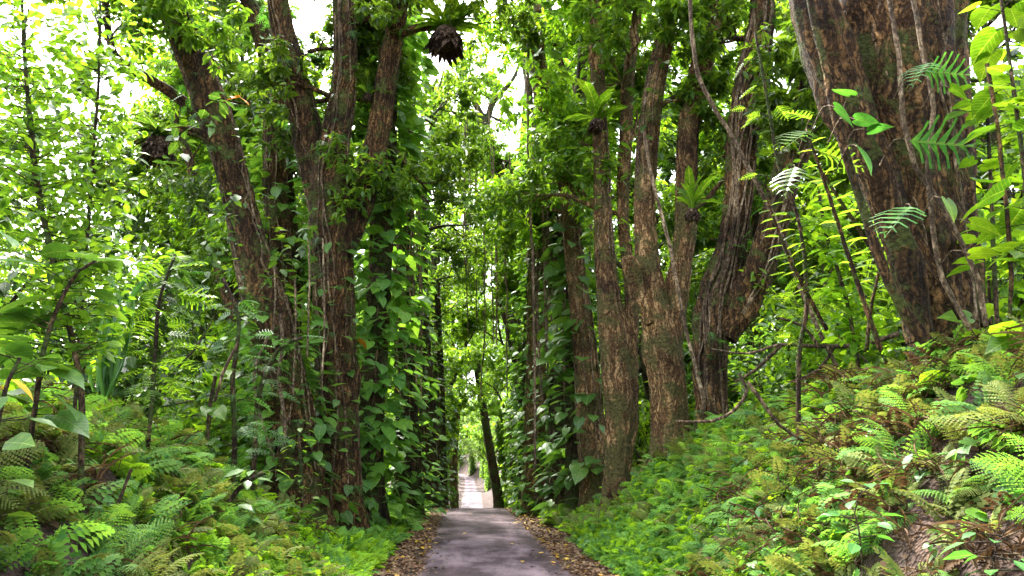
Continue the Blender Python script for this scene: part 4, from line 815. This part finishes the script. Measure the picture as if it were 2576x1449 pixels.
# leaves growing on the huge trunk, each set where the trunk carries it
def leafset(label, spots, kind, mat, seed, yy):
    g = np.random.default_rng(seed + 40); v = empty('climbing_vine', at(spots[0][0], spots[0][1], yy), label, 'vine'); b, st = Bag(), Bag()
    for px, py, L, ang, dz in spots:
        P = at(px, py, yy)[None]; a = R(ang); D = np.array([[cos(a), -.45, sin(a) - .1]])
        leaves(b, {'heart': HEART, 'split': SPLIT, 'lance': LANCE_W, 'strap': STRAP}[kind], P, D, np.array([L * mpp(yy)]), roll=np.array([dz]))
        tube(st, [np.append(P[0], .007), np.append(P[0] + [-.08 * cos(a), .2, .1], .008), np.append(P[0] + [-.1 * cos(a), .55, -.1], .009)], 5, 0, step=.15)
    b.obj('foliage', M[mat], v); st.obj('stem', M['vine'], v, True); return v
leafset('three large split leaves standing off the huge trunk', [(2330, 160, 120, 215, .2), (2325, 180, 120, -8, .9), (2290, 355, 160, -5, .9), (2290, 520, 150, 205, .3)], 'split', 'split', 1, 8.7)
leafset('heart-shaped leaves down the left stem of the huge trunk', [(2100, 270, 80, -50, .2), (2150, 300, 70, -10, .3), (2160, 370, 90, -70, .1), (2185, 330, 60, 20, .2), (2140, 240, 70, 160, .3)], 'heart', 'split', 2, 8.9)
leafset('round bright leaves low on the right side of the huge trunk', [(2380, 500, 70, -80, .1), (2440, 560, 80, -20, .3), (2390, 220, 60, -40, .2), (2440, 640, 70, 10, .4)], 'heart', 'leaf_bright', 3, 8.6)
leafset('ferny leaves along the left arm of the huge trunk', [(2030, 330, 120, 200, .4), (2060, 380, 120, -20, .4), (2000, 420, 110, 230, .2), (2040, 300, 90, 160, .2)], 'split', 'leaf', 4, 10)

def palm_frond(label, y, pts, side, seed, n=22, L=.26):
    g = np.random.default_rng(seed); S = spline(pxpath(y, pts), .12); v = empty('palm_frond', S[0, :3], label, 'frond'); b, lf = Bag(), Bag()
    tube(b, S, 6, .08, step=.2); b.obj('stalk', M['bark'], v, True)
    t = np.linspace(.02, .72, n); P, T, A, B, r = along(S, t); sd = np.where(np.arange(n) % 2, 1, -1)[:, None]
    D = -T * .35 + np.cross(T, np.array([0, 1.0, 0])) * sd + g.normal(0, .12, (n, 3)) + np.array([0, -.2, -.25])
    leaves(lf, sh_lance(.11), P, D, L * (.5 + .8 * np.sin(np.linspace(.3, 2.6, n))) * g.uniform(.8, 1.1, n), roll=g.normal(0, .4, n)); lf.obj('leaflet', M['leaf'], v); return v
palm_frond('dark-stalked feathery frond leaning before the gap by the huge trunk', 10, [(2030, 330, 3), (2075, 460, 5), (2120, 600, 6), (2160, 720, 7), (2215, 880, 8)], 1, 1)
palm_frond('second dark-stalked frond, crossing behind the first', 10.6, [(2060, 420, 4), (2110, 500, 5), (2170, 590, 7), (2230, 690, 8), (2310, 840, 9)], 1, 2)
palm_frond('short feathery frond right of the V-shaped trunk', 12, [(1930, 500, 3), (1965, 600, 4), (2010, 700, 5), (2080, 830, 6)], 1, 3)
palm_frond('feathery frond with dark stalk low behind the right bank', 11.5, [(2230, 560, 3), (2215, 660, 4), (2190, 780, 5), (2180, 880, 6)], 1, 4)
# sword-leaved clump on the left bank
v = empty('sword_plant', at(262, 975, 12), 'clump of long upright sword-shaped leaves on the left bank', 'plant'); b = Bag(); g = np.random.default_rng(21); n = 26; c = at(262, 985, 12)
az = g.uniform(0, 6.28, n); el = g.uniform(.95, 1.45, n)
leaves(b, sh_strap(.028, .2, 9, .0), c + g.normal(0, .06, (n, 3)), np.stack([np.cos(az) * np.cos(el), np.sin(az) * np.cos(el) * .6, np.sin(el)], -1), g.uniform(.9, 1.75, n), roll=g.normal(0, .4, n))
b.obj('blade', M['blade'], v)
# dead branches on the right bank
def deadwood(label, y, paths, group=None):
    b = Bag()
    for p in paths: tube(b, pxpath(y, p), 7, .12, 3, 5, step=.25)
    return props(b.obj('fallen_branch', M['deadwood'], None, True), label, 'branch', group)
deadwood('forked dead branch lying across the crest of the right bank', 15, [[(1788, 878, 2), (1880, 890, 3), (1960, 868, 4), (2060, 872, 5), (2170, 868, 6), (2260, 840, 6)], [(1965, 868, 5), (1900, 930, 4), (1850, 960, 3)], [(2060, 872, 5), (2020, 820, 4), (1960, 800, 3)], [(2100, 870, 4), (2060, 930, 4), (1990, 960, 3)]])
deadwood('thin curved dead twig arching at the foot of the V-shaped trunk', 13, [[(1700, 1060, 3), (1790, 1060, 4), (1850, 1030, 4), (1880, 980, 4), (1860, 940, 3)]])
deadwood('bent dead vine trailing down the face of the right bank', 11, [[(1880, 960, 5), (1930, 1030, 5), (1960, 1070, 4), (2020, 1110, 4)]])
deadwood('fallen twig among the ferns of the left bank', 9, [[(330, 1180, 4), (300, 1260, 4), (290, 1300, 3)], [(600, 860, 3), (560, 940, 4), (540, 1010, 3)]])
# single coloured leaves caught in the plants
def single(label, px, py, y, L, mat, seed, n=3):
    g = np.random.default_rng(seed); b = Bag(); P = np.zeros((n, 3)) + g.normal(0, .06, (n, 3)); az = g.uniform(0, 6.28, n)
    leaves(b, sh_heart(.4), P, np.stack([np.cos(az), np.sin(az) - .6, g.normal(-.4, .3, n)], -1), L * g.uniform(.7, 1.1, n)); o = b.obj('dying_leaf', M[mat]); o.location = Vector(at(px, py, y)); return props(o, label, 'leaf')
single('orange dying leaves hanging between the two left trunks', 600, 245, 20, .45, 'orange', 1)
single('orange leaf on the leafy column beside the forked trunk', 900, 850, 23.6, .45, 'orange', 2, 2)
single('yellow leaves at the left edge among the broad leaves', 22, 968, 7.5, .22, 'yellow', 3, 3)
single('small yellow leaf in the second left column', 1000, 985, 29, .4, 'yellow', 4, 1)
